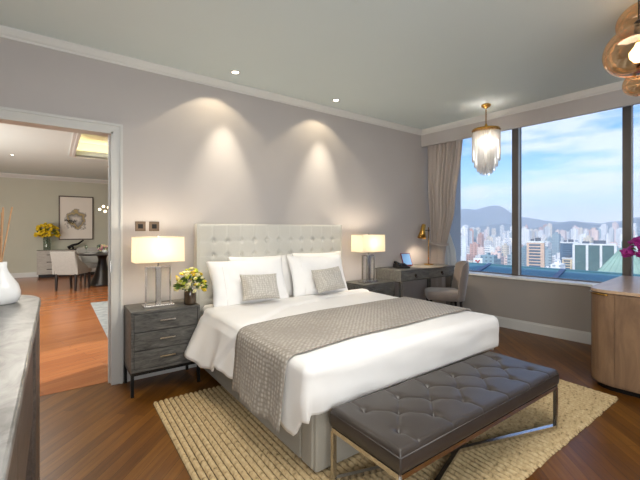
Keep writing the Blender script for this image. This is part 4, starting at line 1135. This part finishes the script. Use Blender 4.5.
# ------------------------------------------------------------------ sideboard at the window
def sideboard():
    P0 = Vector((3.655, 1.187)); rz = WA
    t = thing('sideboard', 'walnut sideboard with rounded corners and a pale top, end on to the window', 'sideboard', (P0.x, P0.y, 0), rz)
    Lx, Wy, R = 1.36, .70, .18    # local: +x to the window, -y towards the room
    def outline(o_=0):
        pts = []
        for cx, cy, a0 in ((R, -R, PI/2), (R, -Wy+R, PI)):
            for k in range(9): a = a0+PI/2*k/8; pts.append((cx+(R+o_)*cos(a), cy+(R+o_)*sin(a)))
        pts += [(Lx, -Wy-o_), (Lx, o_)]
        return pts
    b = BM(); prism(b, outline(-.035), 0, .045); obj('plinth', b, M_black, t, world=False)
    b = BM(); prism(b, outline(0), .045, .795); obj('body', b, M_side, t, world=False, bevel=.002)
    b = BM(); prism(b, outline(.012), .80, .826); obj('top', b, M_top, t, world=False, bevel=.004)
    b = BM(); prism(b, outline(-.008), .795, .80); obj('shadow_gap', b, M_black, t, world=False)
    # curved corner door and flat doors
    for y0_, y1_ in ((-.355, -.190), (-.520, -.361)):
        b = BM(); box(b, -.008, .004, y0_, y1_, .06, .782); obj('door', b, M_side, t, world=False, bevel=.002)
    b = BM()
    pts = [(R+(R+.008)*cos(a), -R+(R+.008)*sin(a)) for a in [PI/2+PI/2*k/10 for k in range(11)]]
    pin = [(R+(R-.004)*cos(a), -R+(R-.004)*sin(a)) for a in [PI/2+PI/2*k/10 for k in range(11)]]
    prism(b, pts+[(-.008, -.184), (.004, -.184)]+pin[::-1], .06, .782); dr = obj('corner_door', b, M_side, t, world=False)
    b = BM(); q = [(R+(R+.014)*cos(a), -R+(R+.014)*sin(a)) for a in [PI*.62+PI*.32*k/8 for k in range(9)]]
    tube(b, [(x, y, .786) for x, y in q], .007, 8); obj('handle', b, M_gold, dr, world=False, smooth=True)
    b = BM(); box(b, .25, 1.25, .0, .010, .06, .782); obj('long_door', b, M_side, t, world=False, bevel=.002)
sideboard()
# orchid in a teal vase
ovx, ovy, oz = 4.71, 1.01, .827
b = BM(); lathe(b, [(.001, 0), (.035, 0), (.04, .01), (.05, .09), (.075, .225), (.070, .225), (.046, .09), (.03, .012), (.001, .01)], (ovx, ovy, oz), 28, close=False)
tag(obj('flower_vase', b, M_teal, smooth=True), 'pale teal tapered vase on the walnut sideboard at the right edge', 'vase')
bouquet('orchid_bouquet', 'magenta orchids spilling from the teal vase on the sideboard', (ovx, ovy, oz+.235), .18, .20, ((M_mag, 1, 1, 'orchid_flower'),), 90, 14, .032, .05, seed=9, z_stem=.13, low=.15)

# ------------------------------------------------------------------ marble-topped console at the left
def console():
    x1, x0, y1, y0 = -.056, -.600, 2.27, .35; ye_ = 2.53; zt = .98; r1, r2 = .20, .26
    t = thing('console', 'long smoked wood console with a grey marble top in the left foreground', 'console', ((x0+x1)/2, (y0+y1)/2, 0))
    def outl(o_): return [(x0, y0), (x1-o_, y0)]+[(x1-o_-r1+r1*cos(a), ye_-o_-r2+r2*sin(a)) for a in [PI/2*k/14 for k in range(15)]]+[(x0, ye_-o_)]
    b = BM(); prism(b, outl(0), zt-.028, zt); obj('marble_top', b, M_marble, t, bevel=.006, seg=3)
    b = BM(); prism(b, outl(.022), zt-.045, zt-.028); obj('top_rail', b, M_black, t)
    b = BM(); ye2 = 1.75
    pts = [(x0+.01, ye2), (x1-.012, ye2)]+[(x1-.012-r1+r1*cos(a), ye_-.012-r2+r2*sin(a)) for a in [PI/2*k/14 for k in range(15)]]+[(x0+.01, ye_-.012)]
    prism(b, pts, 0, zt-.045); obj('end_cabinet', b, M_con, t)
    b = BM(); box(b, x1-.014, x1-.004, ye2+.03, y1-.04, .06, zt-.06); obj('door', b, M_con, t, bevel=.002)
    b = BM(); box(b, x0+.01, x1-.03, y0+.04, ye2, .60, zt-.045); obj('body', b, M_con, t)
    for k in range(2):
        a = y0+.045+(ye2-y0-.045)*k/2+.004; c_ = y0+.045+(ye2-y0-.045)*(k+1)/2-.004
        b = BM(); box(b, x1-.03, x1-.012, a, c_, .61, zt-.06); obj('drawer_front', b, M_con, t, bevel=.002)
    b = BM(); box(b, x0+.01, x1-.012, y0, y0+.04, 0, zt-.045); obj('end_panel', b, M_con, t, bevel=.002)
    b = BM(); box(b, x0+.01, x0+.03, y0+.04, ye2, .02, .60); obj('back_panel', b, M_black, t)
console()
c = (-.204, 2.224, .981)
t = thing('reed_diffuser', 'white ceramic reed diffuser with rattan reeds on the marble console', 'diffuser', c)
b = BM(); lathe(b, [(.001, 0), (.053, 0), (.066, .008), (.074, .032), (.0745, .055), (.066, .086), (.047, .117), (.031, .145), (.024, .167), (.025, .192), (.020, .192), (.018, .17), (.001, .15)], c, 36, close=False); obj('bottle', b, M_ceramic, t, smooth=True)
for dx, dy, hh in ((.042, .0, .446), (-.01, .03, .435), (.012, -.02, .443), (-.04, .0, .41), (.004, .02, .42), (-.02, -.03, .43), (.008, .04, .44)):
    b = BM(); tube(b, [(c[0]-dx*.12, c[1]-dy*.12, c[2]+.04), (c[0]+dx*.12, c[1]+dy*.12, c[2]+.195), (c[0]+dx, c[1]+dy, c[2]+hh)], .0034, 7); obj('reed', b, M_reed, t, smooth=True)

# ------------------------------------------------------------------ recessed downlights
def downlight(x, y, z, label, group):
    t = thing('downlight', label, 'downlight', (x, y, z), group=group)
    b = BM(); lathe(b, [(.030, 0), (.045, -.001), (.045, -.006), (.033, -.007)], (x, y, z), 24, close=False); obj('rim', b, M_trim, t, smooth=False)
    b = BM(); lathe(b, [(.032, -.0015), (.001, -.0015)], (x, y, z), 24, close=False); obj('lens', b, M_down, t)
gd = 'recessed ceiling downlights'
downlight(1.383, 3.274, H, 'small recessed downlight in the bedroom ceiling above the left side of the bed', gd)
downlight(2.617, 3.301, H, 'small recessed downlight in the bedroom ceiling above the right side of the bed', gd)
downlight(-.713, 9.77, HL, 'small recessed downlight in the living room ceiling seen through the doorway', gd)
for x, xc in ((1.27, 1.385), (2.53, 2.585)):
    light('wall_wash', 'SPOT', (x, 3.29, H-.012), 9, (1, .84, .58), (math.radians(10), 0, 0), .02, spot=104, blend=.25)
    light('wall_wash_core', 'SPOT', (xc, 3.29, H-.012), 62, (1, .90, .72), (math.radians(13), 0, 0), .02, spot=46, blend=1)

# ------------------------------------------------------------------ living room furniture
def low_cabinet():
    x0, x1, y0, y1, zt = -.41, 1.35, 12.62, 13.04, .75
    t = thing('drawer_cabinet', 'pale grey living room cabinet with drawers under the abstract painting', 'cabinet', ((x0+x1)/2, (y0+y1)/2, 0))
    b = BM(); box(b, x0, x1, y0, y1, zt-.03, zt); obj('top', b, M_lside, t, bevel=.003)
    b = BM(); box(b, x0+.005, x1-.005, y0+.02, y1, .09, zt-.03); obj('body', b, M_lside, t)
    b = BM(); box(b, x0+.04, x1-.04, y0+.06, y1-.04, 0, .09); obj('plinth', b, M_black, t)
    for i in range(3):
        for j in range(3):
            a = x0+.03+(x1-x0-.06)*i/3+.01; c_ = x0+.03+(x1-x0-.06)*(i+1)/3-.01; za = .11+.2*j
            b = BM(); box(b, a, c_, y0, y0+.02, za, za+.185); d = obj('drawer', b, M_lside, t, bevel=.002)
            b = BM(); bar(b, ((a+c_)/2-.09, y0-.02, za+.12), ((a+c_)/2+.09, y0-.02, za+.12), .016); obj('handle', b, M_black, d)
low_cabinet()
lv = (-.18, 12.74, .7515)
b = BM(); lathe(b, [(.001, 0), (.075, 0), (.085, .02), (.095, .40), (.088, .40), (.078, .03), (.001, .02)], lv, 24, close=False); tag(obj('glass_vase', b, M_petalglass, smooth=True), 'tall clear glass vase on the grey cabinet in the living room', 'vase')
bouquet('flower_bouquet', 'large bunch of yellow flowers in the tall glass vase in the living room', (lv[0], lv[1], lv[2]+.40), .27, .36, ((M_yellow, 1, 1, 'yellow_flower'),), 100, 40, .042, .07, seed=5, z_stem=.36, low=.1)
# painting
t = thing('framed_painting', 'framed abstract grey and ochre painting on the living room wall', 'painting', (.515, 13.05, 1.66))
b = BM(); x0, x1, z0, z1 = .085, .945, 1.03, 2.32
for a in ((x0, x0+.03, z0, z1), (x1-.03, x1, z0, z1), (x0+.03, x1-.03, z0, z0+.03), (x0+.03, x1-.03, z1-.03, z1)): box(b, a[0], a[1], 13.035, 13.078, a[2], a[3])
obj('picture_frame', b, M_con, t)
b = BM(); box(b, x0+.03, x1-.03, 13.055, 13.07, z0+.03, z1-.03); cv = obj('canvas', b, M_art, t)
b = BM(); rp = random.Random(2)
for k in range(9):
    xa, za = .30+rp.uniform(-.09, .16), 1.50+rp.uniform(-.10, .12)
    tube(b, [(xa+q*rp.uniform(.012, .03), 13.0545, za+rp.uniform(-.035, .035)) for q in range(5)], rp.uniform(.004, .011), 5)
obj('ink_strokes', b, M_black, cv)
# dining table
def pedestal_table():
    cx, cy = .97, 10.2
    t = thing('dining_table', 'round dark pedestal dining table in the living room', 'table', (cx, cy, 0))
    b = BM(); lathe(b, [(.001, .735), (.56, .735), (.58, .745), (.58, .76), (.57, .765), (.001, .765)], (cx, cy, 0), 48, close=False); obj('tabletop', b, M_darkwood, t, smooth=False)
    b = BM(); lathe(b, [(.26, 0), (.27, .012), (.25, .05), (.17, .25), (.10, .50), (.085, .62), (.11, .70), (.20, .735)], (cx-.05, cy, 0), 32); obj('pedestal', b, M_darkwood, t, smooth=True)
pedestal_table()
def dining_chair(label):
    t = thing('dining_chair', label, 'chair', (.33, 9.86, 0), math.radians(54-90), 'upholstered dining chairs')
    b = BM(); box(b, -.26, .26, -.22, .27, .36, .47); obj('seat', b, M_lchair, t, world=False, bevel=.03, seg=3, smooth=True)
    b = BM(); v = []
    for z, yo, w in ((.34, -.20, .25), (.86, -.32, .275)):
        for x, y in ((-w, yo-.04), (w, yo-.04), (w, yo+.035), (-w, yo+.035)): v.append(b.verts.new((x, y, z)))
    for f in ((3, 2, 1, 0), (4, 5, 6, 7), (0, 1, 5, 4), (1, 2, 6, 5), (2, 3, 7, 6), (3, 0, 4, 7)): b.faces.new([v[i] for i in f])
    obj('backrest', b, M_lchair, t, world=False, bevel=.02, seg=3)
    for s in (-1, 1):
        b = BM(); pts = [(-.26, .36), (-.30, .84), (-.18, .66), (.10, .50), (.10, .40), (.08, .36)]
        vv = [b.verts.new((s*.235, y, z)) for y, z in pts]; v2 = [b.verts.new((s*.275, y, z)) for y, z in pts]; n = len(pts)
        b.faces.new(vv); b.faces.new(v2[::-1])
        for k in range(n): b.faces.new((vv[k], vv[(k+1) % n], v2[(k+1) % n], v2[k]))
        obj('side_wing', b, M_lchair, t, world=False)
    for x, y in ((-.21, -.22), (.21, -.22), (-.21, .22), (.21, .22)):
        b = BM(); tube(b, [(x, y*1.1, 0), (x, y, .36)], .022, 8, .034); obj('leg', b, M_darkwood, t, world=False)
    return t
c1 = dining_chair('grey upholstered dining chair with its back to the doorway')
dup(c1, (.78, 11.05, 0), math.radians(-172), 'grey upholstered dining chair on the far side of the dining table')
# table settings
M_china = simple('white_china', 'eceae6', .2, vary=.01)
def plate(x, y, lab):
    b = BM(); lathe(b, [(.001, .004), (.07, .004), (.13, .018), (.132, .015), (.07, 0), (.001, 0)], (x, y, .766), 28, close=False); tag(obj('plate', b, M_china, smooth=True), lab, 'plate', 'plates on the dining table')
plate(.66, 9.93, 'white plate on the dining table nearest the front chair'); plate(.78, 10.55, 'white plate on the far side of the dining table'); plate(1.12, 9.8, 'white plate at the right front of the dining table')
for k, (x, y, lab) in enumerate(((.60, 10.28, 'stemmed wine glass at the left edge of the dining table'), (.83, 10.02, 'stemmed wine glass in front of the pink flowers'), (.90, 10.50, 'stemmed wine glass behind the pink flowers'))):
    b = BM(); lathe(b, [(.035, 0), (.033, .003), (.004, .008), (.004, .09), (.025, .11), (.038, .15), (.034, .20), (.032, .20), (.036, .15), (.022, .112)], (x, y, .766), 18, close=False); tag(obj('wine_glass', b, M_petalglass, smooth=True), lab, 'glass', 'wine glasses on the dining table')
b = BM(); lathe(b, [(.001, 0), (.05, 0), (.07, .04), (.06, .08), (.055, .08), (.06, .04), (.001, .01)], (.99, 10.25, .766), 20, close=False); tag(obj('flower_bowl', b, M_china, smooth=True), 'small white bowl holding the pink flowers on the dining table', 'bowl')
bouquet('flower_centrepiece', 'pink and white flowers in the middle of the dining table', (.99, 10.25, .84), .15, .13, ((M_pink, .6, 1, 'pink_flower'), (M_cream, .4, 1, 'cream_flower')), 50, 14, .022, .04, seed=8, z_stem=.05)
# dark sculpture on the cabinet
b = BM(); tube(b, [(.30, 12.80, .80), (.42, 12.80, .88), (.55, 12.79, .92), (.68, 12.80, 1.02)], .045, 8, .02); lathe(b, [(.09, 0), (.09, .02), (.02, .03), (.02, .1)], (.42, 12.8, .7515), 16)
tag(obj('sculpture', b, M_black, smooth=True), 'dark twisted branch-like sculpture on the grey cabinet below the painting', 'sculpture')
# globe chandelier
def globe_chandelier():
    cx, cy, z = 1.08, 10.2, 1.86
    t = thing('globe_chandelier', 'gold branch chandelier with small glowing globes above the dining table', 'chandelier', (cx, cy, z))
    b = BM(); tube(b, [(cx, cy, z), (cx, cy, HL)], .006, 8); lathe(b, [(.05, -.02), (.05, 0)], (cx, cy, HL), 16); obj('stem', b, M_gold, t)
    for k, (dx, dy, dz) in enumerate(((-.22, -.08, -.05), (-.13, .05, .03), (-.04, -.12, .0), (.16, .1, .06), (.22, -.06, -.04), (.02, .2, .02), (-.12, -.2, -.10))):
        b = BM(); tube(b, [(cx, cy, z), (cx+dx, cy+dy, z+dz)], .004, 6); a_ = obj('arm', b, M_gold, t)
        b = BM(); ball(b, (cx+dx, cy+dy, z+dz), .032, 2); obj('globe', b, M_glb, a_, smooth=True)
M_glb = emis('glowing_globe', 'ffedc8', 3)
globe_chandelier()
b = BM(); box(b, .52, 2.9, 4.3, 7.75, .0005, .012); o = obj('area_rug', b, M_lrug); tag(o, 'blue-grey living room rug with its corner showing past the doorway', 'rug')
o.rotation_euler = (0, 0, 0)
